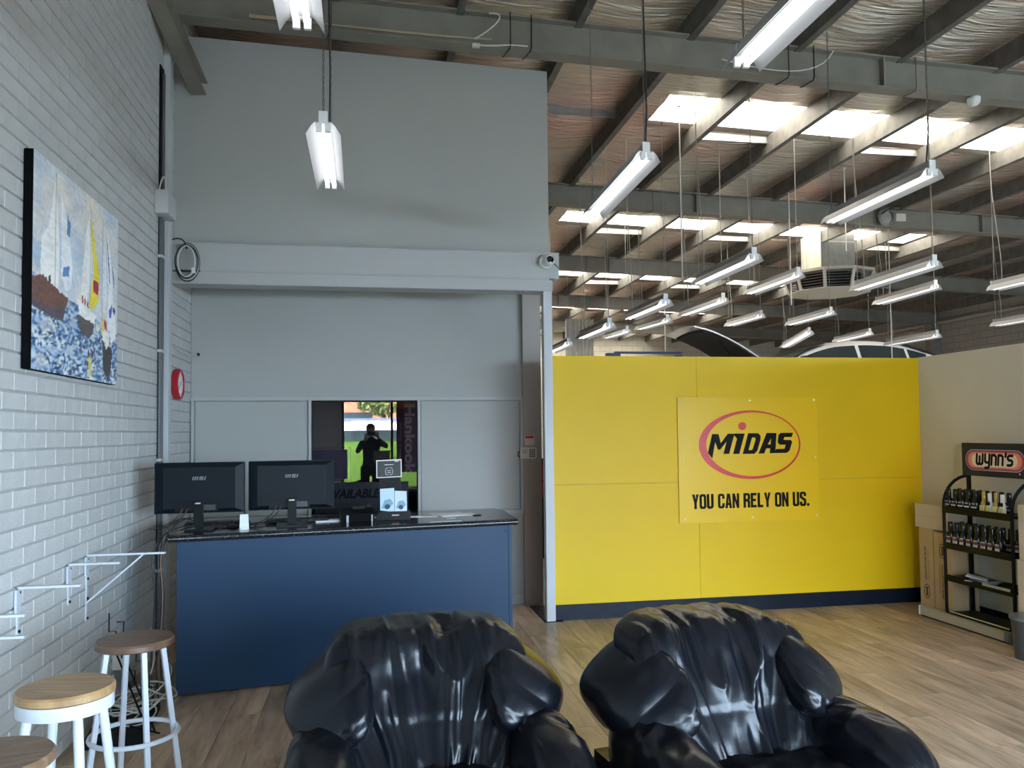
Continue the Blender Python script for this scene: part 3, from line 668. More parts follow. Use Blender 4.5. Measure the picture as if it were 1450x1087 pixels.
for i, (dx, mt) in enumerate(((0, cord_m), (0.025, cord_m), (-0.03, cord_m), (0.015, mat('brown cord', (0.20, 0.12, 0.08), 0.6)))):
    pts = bez((-1.05, 5.5, CTZ + 0.02 + 0.05 * (i == 1)), (-1.2, 5.35, 1.16 - 0.06 * i), (-1.27 + dx, 5.24, 0.99), (-1.255 + dx, 5.21, 0.8)) + bez((-1.255 + dx, 5.21, 0.78), (-1.22 + dx, 5.22, 0.5), (-1.29 + dx, 5.22, 0.3), (-1.25 + dx, 5.22, 0.01))
    MB().tube(pts, 0.0045, 6).build('cable', mt, cb)
# payment terminal dock
pt = thing('payment_terminal', 'black payment terminal on its dock beside the brochure stand', 'terminal', (-0.085, 5.76, CTZ), 0.12)
MB().prism([(-0.07, 0), (0.07, 0), (0.07, 0.075), (0.04, 0.085), (-0.03, 0.05)], -0.11, 0.12, frame((0, 0, 0), (0, 1, 0), (0, 0, 1), (1, 0, 0))).build('dock', black_pl, pt, smooth=False)
MB().box(-0.03, 0.06, -0.02, 0.05, 0.082, 0.102, c=0.004).build('reader', black_met, pt)
MB().box(0.07, 0.10, -0.01, 0.03, 0.09, 0.118, c=0.004).build('card_slot', black_met, pt)
MB().box(-0.075, -0.06, -0.075, -0.069, 0.0, 0.045).build('label_strip', mat('pale grey strip', (0.4, 0.42, 0.45), 0.4), pt, smooth=False)
MB().box(0.095, 0.105, -0.075, -0.069, 0.0, 0.045).build('label_strip', mat('pale grey strip', (0.4, 0.42, 0.45), 0.4), pt, smooth=False)
# brochure stand
bs = thing('brochure_stand', 'black counter brochure stand with a framed card on top', 'brochure stand', (0.16, 5.80, CTZ), 0.02)
Rb = Matrix.Rotation(-0.10, 4, 'X')
MB().add([(-0.08, 0.03, 0), (0.13, 0.03, 0), (0.06, 0.06, 0.30), (-0.085, 0.06, 0.30), (-0.08, 0.045, 0), (0.13, 0.045, 0), (0.06, 0.07, 0.30), (-0.085, 0.07, 0.30)],
         [(0, 1, 2, 3), (7, 6, 5, 4), (0, 4, 5, 1), (1, 5, 6, 2), (2, 6, 7, 3), (3, 7, 4, 0)]).build('back_panel', black_pl, bs, smooth=False)
MB().add([(-0.13, -0.05, 0), (0.13, -0.05, 0), (0.13, 0.05, 0), (-0.11, 0.05, 0), (-0.085, -0.045, 0.055), (0.13, -0.045, 0.055), (0.13, 0.03, 0.06), (-0.085, 0.03, 0.085)],
         [(0, 1, 5, 4), (1, 2, 6, 5), (2, 3, 7, 6), (3, 0, 4, 7), (4, 5, 6, 7), (0, 3, 2, 1)]).build('pocket', black_pl, bs, smooth=False)
MB().box(0.0, 0.05, -0.052, -0.048, 0.028, 0.036).build('pocket_label', mat('red and white label', (0.7, 0.35, 0.35), 0.5), bs, smooth=False)
cardM = frame((-0.015, 0.045, 0.355), (1, 0, 0.03), (0, 0.15, 1))
cf = MB().box(-0.09, 0.09, -0.064, 0.064, -0.004, 0.0, cardM).build('card_frame', white_pl, bs, smooth=False)
MB().box(-0.083, 0.083, -0.058, 0.056, 0.0, 0.0008, cardM).build('card', mat('dark card print', (0.03, 0.035, 0.035), 0.4), cf, smooth=False)
g = MB()
for sx in (-1, 1): g.tube([cardM @ Vector((sx * 0.005, -0.045, 0.0015)), cardM @ Vector((sx * 0.022, -0.04, 0.0015)), cardM @ Vector((sx * 0.026, -0.018, 0.0015)), cardM @ Vector((sx * 0.02, 0.004, 0.0015)), cardM @ Vector((sx * 0.004, 0.006, 0.0015))], 0.0014, 4)
for yy in (-0.03, -0.016): g.box(-0.012, 0.012, yy, yy + 0.003, 0.0008, 0.0014, cardM)
g.box(-0.032, 0.032, 0.026, 0.030, 0.0008, 0.0014, cardM); g.box(0.04, 0.07, 0.048, 0.052, 0.0008, 0.0014, cardM)
g.build('card_emblem', white_print, cf, smooth=False)
def brochure(x, label, colour, h, w, up):
    t = thing('brochure', label, 'brochure', (0.16 + x, 5.775, CTZ + 0.035), 0.02, 'brochures in the counter stand')
    Mx = frame((0, 0, 0), (1, 0, 0.05 * up), (0, 0.22, 1))
    MB().box(-w / 2, w / 2, 0, h, -0.004, 0, Mx).build('pages', paper, t, smooth=False)
    MB().box(-w / 2, w / 2, h * 0.0, h * 0.99, 0, 0.0006, Mx).build('cover', colour, t, smooth=False)
    MB().prism([(-w * 0.42, h * 0.25), (w * 0.1, h * 0.22), (w * 0.44, h * 0.42), (w * 0.2, h * 0.60), (-w * 0.2, h * 0.55)], 0.0006, 0.001, Mx).build('cover_picture', mat('brochure picture blue', (0.22, 0.40, 0.55), 0.5), t, smooth=False)
    MB().prism(ellipse(0, h * 0.30, w * 0.2, h * 0.10, 16), 0.001, 0.0013, Mx).build('cover_motif', mat('brochure motif dark', (0.05, 0.07, 0.09), 0.5), t, smooth=False)
brochure(-0.03, 'pale blue brochure on the left in the counter stand', mat('pale blue cover', (0.55, 0.72, 0.80), 0.45), 0.185, 0.10, 1)
brochure(0.065, 'white and sky blue brochure on the right in the counter stand', mat('white blue cover', (0.66, 0.74, 0.80), 0.45), 0.165, 0.085, -1)
pa = thing('paper_sheets', 'white sheets of paper lying near the right end of the counter', 'paper', (0.60, 5.98, CTZ), 0.2)
MB().box(-0.10, 0.18, -0.09, 0.08, 0.0, 0.003).build('sheet', paper, pa, smooth=False)
MB().box(-0.14, 0.12, -0.05, 0.12, 0.0035, 0.005, Matrix.Rotation(0.15, 4, 'Z')).build('sheet', paper, pa, smooth=False)
pa2 = thing('paper_sheet', 'single white sheet lying just right of the brochure stand', 'paper', (0.36, 5.92, CTZ), -0.1)
MB().box(-0.09, 0.13, -0.05, 0.05, 0.0, 0.002).build('sheet', paper, pa2, smooth=False)
pe = thing('counter_notice', 'thin white notice strip stuck on the front edge of the counter top', 'notice', (0.52, 5.53, CTZ), 0.17)
MB().box(-0.11, 0.11, -0.005, 0.02, 0.0005, 0.0015).build('strip', paper, pe, smooth=False)
pe2 = thing('price_card', 'small white card on the counter beside the sheets', 'card', (0.57, 5.75, CTZ), 0.17)
MB().box(-0.035, 0.035, -0.03, 0.03, 0.0005, 0.002).build('sheet', paper, pe2, smooth=False)
pe3 = thing('white_folder', 'white papers lying behind the right monitor beside the terminal', 'paper', (-0.27, 5.80, CTZ), 0.17)
MB().box(-0.10, 0.07, -0.06, 0.06, 0.0005, 0.008).build('sheet', paper, pe3, smooth=False)
MB().box(0.30, 0.35, -0.10, -0.04, 0.0005, 0.02).build('slip', paper, pe3, smooth=False)

# ------------------------------------------------------------------ sailing picture
PY0, PY1, PZ0, PZ1 = 3.898, 5.14, 1.892, 2.886
pic = thing('sailing_painting', 'canvas painting of sailing boats on a blue sea, hung on the brick wall', 'painting', (XL, (PY0 + PY1) / 2, (PZ0 + PZ1) / 2))
hw, hh = (PY1 - PY0) / 2, (PZ1 - PZ0) / 2
MB().box(0.002, 0.043, -hw, hw, -hh, hh, c=0.002).build('canvas_edge', mat('black canvas edge', (0.004, 0.0045, 0.005), 0.8, spec=0.08), pic)
def inpoly(x, y, P):
    c = False; j = len(P) - 1
    for i in range(len(P)):
        if (P[i][1] > y) != (P[j][1] > y) and x < (P[j][0] - P[i][0]) * (y - P[i][1]) / (P[j][1] - P[i][1]) + P[i][0]: c = not c
        j = i
    return c
# shapes in picture coordinates u (0 left..1 right), v (0 bottom..1 top)
SH = [([(0, .60), (.08, .585), (.14, .56), (.05, .46), (0, .50)], (.42, .52, .62)),
      ([(.07, .43), (.08, .62), (.15, .70), (.21, .95), (.26, .62), (.25, .42), (.17, .40)], (.86, .85, .82)),
      ([(.27, .90), (.36, .72), (.40, .55), (.385, .44), (.33, .42), (.28, .48)], (.80, .82, .84)),
      ([(.34, .82), (.375, .76), (.365, .70), (.335, .71)], (.10, .22, .42)),
      ([(.30, .53), (.37, .56), (.36, .50), (.29, .485)], (.12, .25, .50)),
      ([(0, .42), (.10, .445), (.36, .385), (.33, .335), (.20, .30), (.10, .30), (0, .33)], (.17, .08, .06)),
      ([(.0, .33), (.10, .31), (.33, .33), (.30, .26), (.12, .27), (0, .29)], (.10, .08, .10)),
      ([(.56, .80), (.61, .92), (.63, .60), (.58, .42), (.50, .42), (.52, .60)], (.84, .82, .78)),
      ([(.60, .88), (.64, .84), (.735, .60), (.72, .44), (.64, .385), (.60, .40), (.66, .60)], (.85, .68, .06)),
      ([(.655, .56), (.725, .55), (.72, .485), (.655, .49)], (.38, .03, .06)),
      ([(.46, .41), (.52, .40), (.70, .36), (.66, .30), (.56, .31), (.48, .345)], (.87, .86, .83)),
      ([(.45, .33), (.66, .31), (.66, .26), (.60, .22), (.50, .25)], (.11, .09, .085)),
      ([(.80, .95), (.84, .50), (.80, .35), (.775, .50)], (.78, .82, .88)),
      ([(.83, .90), (.90, .72), (.93, .50), (.97, .42), (.98, .28), (.91, .235), (.86, .33), (.86, .52)], (.86, .87, .90)),
      ([(.825, .88), (.87, .70), (.885, .58), (.875, .58), (.855, .70)], (.06, .10, .38)),
      ([(.90, .75), (.94, .64), (.955, .57), (.94, .58), (.915, .68)], (.08, .12, .42)),
      ([(.87, .42), (.92, .47), (.91, .39), (.88, .38)], (.08, .12, .50)),
      ([(.93, .46), (.97, .44), (.96, .41), (.93, .43)], (.05, .06, .25)),
      ([(.76, .33), (.79, .36), (.88, .29), (.88, .22), (.84, .20), (.79, .24)], (.86, .84, .76)),
      ([(.77, .34), (.80, .36), (.81, .30), (.77, .27)], (.80, .62, .22)),
      ([(.80, .37), (.84, .34), (.85, .29), (.81, .31)], (.50, .05, .04)),
      ([(.78, .25), (.84, .20), (.91, .22), (.93, .19), (.90, .05), (.86, .03), (.80, .06)], (.055, .055, .06)),
      ([(.60, .12), (.645, .12), (.64, .05), (.61, .0)], (.72, .58, .16)),
      ([(.59, .155), (.61, .17), (.62, .13), (.60, .12)], (.03, .03, .05)), ([(.64, .16), (.665, .15), (.655, .12), (.64, .13)], (.03, .03, .05)),
      ([(.51, .44), (.525, .44), (.53, .405), (.515, .40)], (.40, .04, .04)), ([(.54, .43), (.555, .43), (.56, .395), (.545, .395)], (.30, .03, .05)), ([(.575, .42), (.59, .415), (.60, .38), (.58, .385)], (.10, .03, .05)),
      ([(.15, .455), (.17, .46), (.175, .42), (.155, .42)], (.08, .05, .06)), ([(.37, .03), (.40, .035), (.41, -.0), (.37, 0)], (.05, .07, .12)),
      ([(.84, .01), (.92, .02), (.88, .045), (.90, .09), (.86, .06)], (.06, .07, .14))]
NU, NV = 230, 190; gv = []; gc = []; gf = []
for j in range(NV + 1):
    for i in range(NU + 1):
        u, v = i / NU, j / NV
        n1 = noise.noise(Vector((u * 9, v * 12, 1))); n2 = noise.noise(Vector((u * 30 + n1 * 2, v * 55, 4))); n3 = noise.noise(Vector((u * 4, v * 4, 7)))
        line = 0.44 - 0.14 * u
        if v > line:
            c = Vector((.63, .65, .66)) + Vector((.09, .08, .05)) * (n1 * 1.2) + Vector((-.09, -.02, .05)) * n3 * 1.6 + Vector((.06, .06, .05)) * n2 * 2
        else:
            t = max(0, min(1, 0.5 + n2 * 1.5 + n1 * 0.7)); c = Vector((.04, .11, .25)).lerp(Vector((.62, .70, .74)), t * t * (3 - 2 * t)); nf = noise.noise(Vector((u * 22 + v * 18, v * 70 - u * 25, 31))); c = c + Vector((.20, .19, .15)) * nf
            if nf > 0.3 and v < 0.3 and u < 0.5: c = Vector((.74, .74, .64))
            if n1 * n3 > 0.06: c = c.lerp(Vector((.72, .72, .62)), 0.6)
            if noise.noise(Vector((u * 20 + n2, v * 40, 12))) > 0.42: c = Vector((.03, .05, .10))
            d = abs(noise.noise(Vector((u * 7, v * 9, 22)))); c = c.lerp(Vector((.10, .24, .48)), max(0, 0.3 - d) * 1.8)
        uu, vv = u + n2 * 0.006, v + n2 * 0.012
        for P, cc in SH:
            if inpoly(uu, vv, P): c = Vector(cc) * (1 + 0.18 * n2 + 0.12 * n1)
        for mu, v0, v1 in ((.215, .42, .97), (.615, .42, .93), (.775, .32, .93), (.80, .36, .92)):
            if abs(u - mu) < 0.0035 and v0 < v < v1: c = c * 0.62
        gv.append((0.0435, -hw + 2 * hw * u, -hh + 2 * hh * v)); c = c * (1.12 + 0.22 * n2 * (v < line)); gc.append((max(0, min(1, c[0])), max(0, min(1, c[1])), max(0, min(1, c[2])), 1))
for j in range(NV):
    for i in range(NU): a = j * (NU + 1) + i; gf.append((a, a + 1, a + NU + 2, a + NU + 1))
me = bpy.data.meshes.new('painted_front'); me.from_pydata(gv, [], gf); ca_ = me.color_attributes.new('Col', 'FLOAT_COLOR', 'POINT')
ca_.data.foreach_set('color', [x for c in gc for x in c]); me.materials.append(vcol_mat('oil paint', 0.55))
po = bpy.data.objects.new('painted_front', me); COL.objects.link(po); po.parent = pic

# ------------------------------------------------------------------ clock, coil, hooks on the brick wall
ck = thing('wall_clock', 'round red rimmed wall clock on the brick side wall of the recess', 'clock', (XL, 6.78, 1.995))
Mx = frame((0.0, 0, 0), (0, 1, 0), (0, 0, 1))
MB().lathe([(0.115, 0.0), (0.124, 0.012), (0.124, 0.045), (0.116, 0.055), (0.104, 0.055), (0.102, 0.042), (0, 0.042)], 40, Mx).build('rim', red_pl, ck)
MB().lathe([(0.102, 0.042), (0.102, 0.044), (0, 0.044)], 40, Mx).build('dial', white_print, ck, smooth=False)
g = MB()
for i in range(12):
    R = Mx @ Matrix.Rotation(i * PI / 6, 4, 'Z'); g.box(-0.003, 0.003, 0.078, 0.094, 0.044, 0.0448, R)
g.build('hour_marks', black_print, ck, smooth=False)
MB().box(-0.003, 0.003, -0.01, 0.055, 0.0455, 0.0462, Mx @ Matrix.Rotation(-1.0, 4, 'Z')).build('hour_hand', black_print, ck, smooth=False)
MB().box(-0.002, 0.002, -0.012, 0.082, 0.0468, 0.0474, Mx @ Matrix.Rotation(2.2, 4, 'Z')).build('minute_hand', black_print, ck, smooth=False)
cc = thing('cable_coil', 'coil of grey and black cable hanging beside the corner post at the header beam', 'cable', (-1.44, 6.53, 3.05))
for i in range(6):
    r = 0.10 + 0.012 * i; pts = []
    for k in range(24):
        t = 2 * PI * k / 24; pts.append((0.03 + 0.7 * r * math.sin(t) * (0.9 + 0.1 * math.sin(i)) + 0.03, 0.0 + 0.008 * i - 0.02, -0.12 + (0.12 + 0.006 * i) * math.cos(t)))
    MB().tube(pts, 0.005, 6, closed=True).build('loop', (white_cord, chain_m, cord_m)[i % 3], cc)
MB().tube(bez((-0.05, 0, 0.05), (0.02, 0, 0.08), (0.05, 0, 0.04), (0.06, 0, -0.02)), 0.006, 6).build('lead', cord_m, cc)
MB().box(0.10, 0.125, -0.03, 0.0, -0.21, -0.17).build('plug', white_pl, cc, smooth=False)
hk = thing('wall_hook', 'thin grey wire hook sticking out of the brick above the red clock', 'hook', (XL, 6.75, 2.27))
MB().tube(bez((0, 0, 0.02), (0.03, 0.2, -0.01), (0.06, 0.4, -0.02), (0.08, 0.52, 0)), 0.006, 6).build('wire', galv, hk)
MB().tube([(0.08, 0.52, 0), (0.085, 0.53, 0.02)], 0.012, 8).build('tip', black_pl, hk)

# wall brackets
def bracket(y, ztop, drop, reach, wide, label):
    t = thing('shelf_bracket', label, 'bracket', (XL, y, ztop), 0, 'white shelf brackets on the brick wall')
    MB().box(0, 0.008, -0.012, 0.012, -drop, 0.008, c=0.001).build('wall_strip', white_met, t)
    MB().box(0.0, reach, -0.012, 0.012, 0.0, 0.010, c=0.001).build('arm', white_met, t)
    MB().box(0.004, 0.014, -0.04, 0.012, -0.10, 0.0, c=0.001).build('hinge_plate', white_met, t)
    a = Vector((0.008, 0, -drop * 0.72)); b = Vector((reach * 0.72, 0, 0)); d = (b - a).normalized(); n = Vector((0, 1, 0))
    if wide: MB().box(-0.004, 0.004, -wide, wide, 0, (b - a).length, frame(a, n.cross(d), n, d)).build('strut', white_met, t, smooth=False)
    nb = 4 if drop > 0.3 else 2
    for i in range(nb): MB().lathe([(0.007, 0), (0.007, 0.006), (0, 0.008)], 10, frame((0.008, -0.0, -0.015 - (drop - 0.03) * i / (nb - 1)), (0, 1, 0), (0, 0, 1))).build('screw', black_met, t)
bracket(4.78, 0.932, 0.35, 0.41, 0.02, 'longest white shelf bracket with a broad diagonal strut, nearest the counter')
bracket(4.51, 0.925, 0.20, 0.25, 0, 'white shelf bracket second from the counter')
bracket(3.90, 0.92, 0.20, 0.26, 0, 'white shelf bracket above the light oak stool, third from the counter')
bracket(3.60, 0.86, 0.20, 0.15, 0, 'upper white shelf bracket at the left edge of the picture')
bracket(3.55, 0.785, 0.16, 0.17, 0, 'lower white shelf bracket at the left edge of the picture')

# ------------------------------------------------------------------ bar stools
def stool(x, y, rz, hgt, seat, ring, band, label):
    t = thing('bar_stool', label, 'stool', (x, y, 0), rz, 'round wooden bar stools by the brick wall')
    R = 0.152
    MB().lathe([(0, hgt - 0.032), (R - 0.008, hgt - 0.032), (R, hgt - 0.026), (R, hgt - 0.008), (R - 0.006, hgt), (0, hgt)], 48).build('seat', seat, t)
    if band: MB().lathe([(R - 0.016, hgt - 0.075), (R - 0.004, hgt - 0.075), (R - 0.004, hgt - 0.032), (R - 0.016, hgt - 0.032)], 48).build('seat_band', white_met, t)
    top = hgt - 0.04
    for i in range(4):
        a = PI / 4 + i * PI / 2; c, s = math.cos(a), math.sin(a); ft = 0.20
        MB().tube([(c * 0.11, s * 0.11, top), (c * ft, s * ft, 0.02)], 0.0155 if band else 0.0135, 12 if band else 4).build('leg', white_met, t, ang=40)
        MB().lathe([(0.018, 0), (0.018, 0.022)], 10, Matrix.Translation((c * ft, s * ft, 0))).build('foot_cap', rubber, t)
    rr = 0.11 + (0.20 - 0.11) * (top - ring) / (top - 0.02) + 0.012
    MB().tube([(rr * math.cos(k * PI / 20), rr * math.sin(k * PI / 20), ring) for k in range(40)], [0.010] * 40, 8, closed=True).build('foot_ring', white_met, t)
stool(-0.955, 3.60, -0.23, 0.75, dark_seat, 0.36, False, 'tall white bar stool with a dark brown round seat, nearest the counter')
stool(-1.005, 2.97, -0.15, 0.75, oak_seat, 0.3, True, 'tall white bar stool with a light oak round seat on a metal band')
stool(-0.98, 2.36, 0.3, 0.75, walnut_seat, 0.3, False, 'bar stool with a mid brown seat cut off at the bottom left corner')

# floor clutter behind the stool
tr = thing('floor_tray', 'low dark tray on the floor behind the dark seated stool', 'tray', (-1.32, 4.75, 0), 0.1)
MB().box(-0.14, 0.15, -0.28, 0.28, 0.0, 0.012).build('bottom', black_pl, tr, smooth=False)
for b in ((-0.14, -0.13, -0.28, 0.28), (0.14, 0.15, -0.28, 0.28), (-0.14, 0.15, -0.28, -0.27), (-0.14, 0.15, 0.27, 0.28)): MB().box(b[0], b[1], b[2], b[3], 0.012, 0.04).build('side', black_pl, tr, smooth=False)
cw = thing('cable_coils', 'loose coils of white cable lying on the floor behind the dark seated stool', 'cable', (-1.29, 4.85, 0.045))
for i in range(9):
    r = 0.09 + 0.014 * (i % 5); ox, oy = random.uniform(-0.04, 0.05), random.uniform(-0.10, 0.14); tx = random.uniform(-0.12, 0.12)
    MB().tube([(ox + r * math.cos(2 * PI * k / 28), oy + 1.35 * r * math.sin(2 * PI * k / 28), 0.012 * i * 0.8 + 0.02 + 0.02 * math.sin(2 * PI * k / 28 * (1 + i % 3) + i)) for k in range(28)], 0.0045, 6, closed=True).build('loop', white_cord, cw)
MB().tube(bez((0.0, 0.1, 0.05), (0.05, 0.4, 0.2), (-0.02, 0.5, 0.25), (-0.1, 0.75, 0.3)), 0.0045, 6).build('lead', white_cord, cw)
MB().tube(bez((0.05, 0.1, 0.05), (0.22, 0.35, 0.15), (0.05, 0.4, 0.15), (0.02, 0.7, 0.12)), 0.0045, 6).build('lead', white_cord, cw)
pb = thing('power_box', 'grey power outlet box low on the brick wall behind the stool', 'outlet', (XL, 5.25, 0.18))
MB().box(0, 0.09, 0, 0.16, 0, 0.16, c=0.004).build('body', cream_pl, pb)
MB().box(0.09, 0.094, 0.02, 0.14, 0.03, 0.10).build('socket_plate', white_pl, pb, smooth=False)
rk = thing('wire_rack', 'bent black wire stand leaning behind the dark seated stool', 'stand', (-1.30, 4.65, 0.0))
for dx in (0.0, 0.035):
    MB().tube([(0.16 + dx, -0.10, 0.04), (-0.10 + dx, 0.12, 0.50)], 0.005, 6).build('rod', black_met, rk)
MB().tube([(0.05 + 0.0, -0.02, 0.05), (0.23, -0.16, 0.05)], 0.005, 6).build('rod', black_met, rk)
pts = [(-0.10, 0.12, 0.62)]
for i in range(6):
    x, z = -0.10 + 0.036 * i, 0.52 - 0.07 * i
    pts += [(x, 0.12 - 0.01 * i, z), (x + 0.036, 0.12 - 0.01 * i, z)]
MB().tube(pts, 0.004, 6).build('zigzag_rod', black_met, rk, ang=20)
MB().tube([(p[0] + 0.04, p[1], p[2] + 0.05) for p in pts[1:]], 0.004, 6).build('zigzag_rod', black_met, rk, ang=20)

# ------------------------------------------------------------------ keypad, notice, camera dome, detectors
kp = thing('alarm_keypad', 'cream alarm keypad on the taupe jamb beside the recess', 'keypad', (1.455, YK - 0.062, 1.385))
MB().box(-0.075, 0.075, -0.028, 0, -0.045, 0.058, c=0.005).build('body', cream_pl, kp)
MB().box(-0.062, -0.015, -0.031, -0.027, 0.005, 0.045).build('display', mat('grey green display', (0.42, 0.45, 0.40), 0.3), kp, smooth=False)
for r in range(4):
    for c in range(3): MB().box(0.008 + c * 0.019, 0.022 + c * 0.019, -0.032, -0.027, -0.03 + r * 0.02, -0.016 + r * 0.02).build('key', mat('dark key', (0.08, 0.08, 0.08), 0.5), kp, smooth=False)
MB().tube(bez((-0.075, 0, 0.02), (-0.10, -0.01, 0.02), (-0.10, -0.01, -0.02), (-0.078, 0, -0.03)), 0.005, 6).build('cable', cord_m, kp)
ns = thing('jamb_notice', 'small white and red notice stuck above the cream keypad', 'notice', (1.47, YK - 0.0605, 1.51))
MB().box(-0.045, 0.045, -0.001, 0, -0.045, 0.045).build('sheet', mat('pinkish notice', (0.62, 0.52, 0.50), 0.6), ns, smooth=False)
MB().box(-0.040, 0.040, -0.0016, -0.001, 0.018, 0.040).build('heading', red_print, ns, smooth=False)
cd = thing('security_camera', 'white dome security camera at the right end of the header beam', 'camera', (1.478, YB - 0.062, 3.02))
Mx = frame((0, 0, 0), (1, 0, 0), (0, 0, 1))
MB().lathe([(0.062, 0), (0.062, 0.018), (0.055, 0.028), (0.0, 0.028)], 32, Mx).build('base', white_pl, cd)
Me = frame((0.01, -0.03, 0.0), (1, 0.25, 0), (0, 0.1, 1))
MB().lathe([(0.0, 0.0)] + [(0.050 * math.sin(t), 0.05 - 0.050 * math.cos(t) - 0.02) for t in [PI * k / 12 for k in range(4, 10)]] + [(0.036, 0.055), (0.0, 0.055)], 32, Me).build('ball', white_pl, cd)
MB().lathe([(0.032, 0.052), (0.030, 0.060), (0.016, 0.064), (0, 0.065)], 24, Me).build('lens', mat('black lens', (0.005, 0.005, 0.005), 0.08), cd)
MB().tube(bez((0.05, 0.02, 0), (0.09, 0.0, -0.01), (0.10, 0.0, -0.03), (0.12, 0.02, -0.05)), 0.004, 6).build('cable', cord_m, cd)
pr_ = thing('dome_detector', 'white dome detector under the nearest roof beam at the right', 'detector', (5.46, BEAMS[0] - 0.06, beam_z(5.46)))
MB().lathe([(0.0, -0.085), (0.03, -0.08), (0.05, -0.06), (0.055, -0.035), (0.055, -0.01), (0.04, 0.0)], 28).build('dome', white_pl, pr_)
fl = thing('flood_speaker', 'round grey reel with a small white box on the second roof beam', 'device', (7.55, BEAMS[1] - 0.08, beam_z(7.55) + 0.12))
MB().lathe([(0.13, 0), (0.13, 0.02), (0.10, 0.05), (0.10, 0.02), (0, 0.02)], 28, frame((-0.08, 0, 0.01), (1, 0, 0), (0, 0, 1))).build('reel', galv_dull, fl)
MB().box(0.06, 0.22, -0.06, 0.01, -0.05, 0.06, c=0.004).build('body', cream_pl, fl)
MB().tube(bez((-0.15, -0.02, 0.05), (0, -0.05, 0.16), (0.1, -0.04, 0.2), (0.3, 0, 0.18)), 0.008, 6).build('cable', cord_m, fl)

# cables and ties on the nearest beam
def beam_tie(x, by, label, mt=cord_m, r=0.006):
    t = thing('beam_tie', label, 'cable', (x, BEAMS[by], beam_z(x)), 0, 'cable ties around the roof beams')
    MB().tube([(0, -0.082, 0.30), (0, -0.085, 0.02), (-0.01, -0.085, -0.01), (-0.04, 0.05, -0.014), (-0.04, 0.083, 0.0)], r, 6).build('loop', mt, t)
beam_tie(1.155, 0, 'black wire loop on the nearest beam above the right part of the grey wall')
beam_tie(1.33, 0, 'black wire loop on the nearest beam close to the right edge of the grey wall')
beam_tie(-0.28, 0, 'black cable loop on the nearest beam above the hanging end-on light')
beam_tie(3.62, 0, 'black wire loop on the nearest beam beside the large near light')
beam_tie(3.86, 0, 'black wire loop on the nearest beam second right of the large near light')
beam_tie(4.86, 0, 'brown cable loop on the nearest beam left of the white dome detector', mat('brown cord', (0.20, 0.12, 0.08), 0.6), 0.005)
beam_tie(3.9, 1, 'grey wire loop around the second beam above the middle light', chain_m)
beam_tie(4.1, 2, 'grey wire loop around the third beam', chain_m)
wc = thing('beam_cable', 'thin white cable draped along the face of the nearest roof beam', 'cable', (0, BEAMS[0] - 0.085, 0))
MB().tube(bez((0.98, 0, beam_z(1) + 0.27), (1.2, 0, beam_z(1) + 0.30), (0.95, 0, beam_z(1) + 0.1), (0.86, 0, beam_z(1) + 0.05)), 0.006, 6).build('cable', white_cord, wc)
MB().tube(bez((0.88, 0, beam_z(1) - 0.0), (1.0, 0, beam_z(1) - 0.01), (1.1, 0, beam_z(1) + 0.03), (1.3, 0, beam_z(1) + 0.02)), 0.006, 6).build('cable', white_cord, wc)
MB().box(0.84, 0.90, -0.01, 0.02, beam_z(1) - 0.02, beam_z(1) + 0.01).build('plug', cream_pl, wc, smooth=False)
MB().tube(bez((3.0, 0, beam_z(3) + 0.09), (3.4, 0, beam_z(3) + 0.02), (3.9, 0, beam_z(4) - 0.02), (4.05, 0, beam_z(4) + 0.27)), 0.005, 6).build('cable', white_cord, wc)
tc_ = thing('timber_cables', 'tan cables running along the lower edge of the nearest beam', 'cable', (0, BEAMS[0] - 0.083, 0))
for i in range(3): MB().tube(bez((-0.9, 0, beam_z(0) + 0.06 + 0.01 * i), (-0.2, 0, beam_z(0) + 0.05), (0.3, 0, beam_z(0) + 0.03 - 0.01 * i), (1.0, 0, beam_z(1) + 0.055)), 0.005, 6).build('cable', mat('tan cord', (0.42, 0.32, 0.20), 0.6), tc_)

# ------------------------------------------------------------------ wall sign
def fit_text(name, body, w, h, M, material, parent, bold=0.0, shear=0.0, thick=0.0006, spacing=1.0):
    """lettering fitted to width w and height h, centred on M"""
    o = text(name, body, 1.0, Matrix.Identity(4), material, parent, offset=bold, shear=shear, thick=0.5, spacing=spacing)
    me = o.data; X = [v.co.x for v in me.vertices]; Y = [v.co.y for v in me.vertices]
    cx, cy = (min(X) + max(X)) / 2, (min(Y) + max(Y)) / 2
    me.transform(M @ Matrix.Diagonal((w / (max(X) - min(X)), h / (max(Y) - min(Y)), thick, 1)) @ Matrix.Translation((-cx, -cy, 0)))
    return o
SGX0, SGX1, SGZ0, SGZ1 = 2.652, 3.976, 0.780, 1.875
sg = thing('wall_sign', 'yellow square sign board with a red ring logo, screwed to the yellow wall', 'sign', ((SGX0 + SGX1) / 2, YB, (SGZ0 + SGZ1) / 2))
sw, sh = (SGX1 - SGX0) / 2, (SGZ1 - SGZ0) / 2
MB().box(-sw, sw, -0.014, -0.002, -sh, sh, c=0.001).build('board', yellow_sign, sg)
MS = frame((0, -0.0142, 0), (1, 0, 0), (0, 0, 1))
def art(x, y):       # artwork units (1000 wide drawing) to board coordinates
    s, t = 0.5, 0.5
    for _ in range(4):
        xl, xr = 90 + 18 * t, 1060 + 30 * t; s = (x - xl) / (xr - xl)
        yt, ybm = 108 - 3 * s, 992 - 35 * s; t = (y - yt) / (ybm - yt)
    return (-sw + 2 * sw * s, sh - 2 * sh * t)
def print_poly(name, P, m, h=0.0006, parent=sg): return MB().prism([art(*p) for p in P], 0, h, MS).build(name, m, parent, smooth=False)
rg = MB(); n = 96
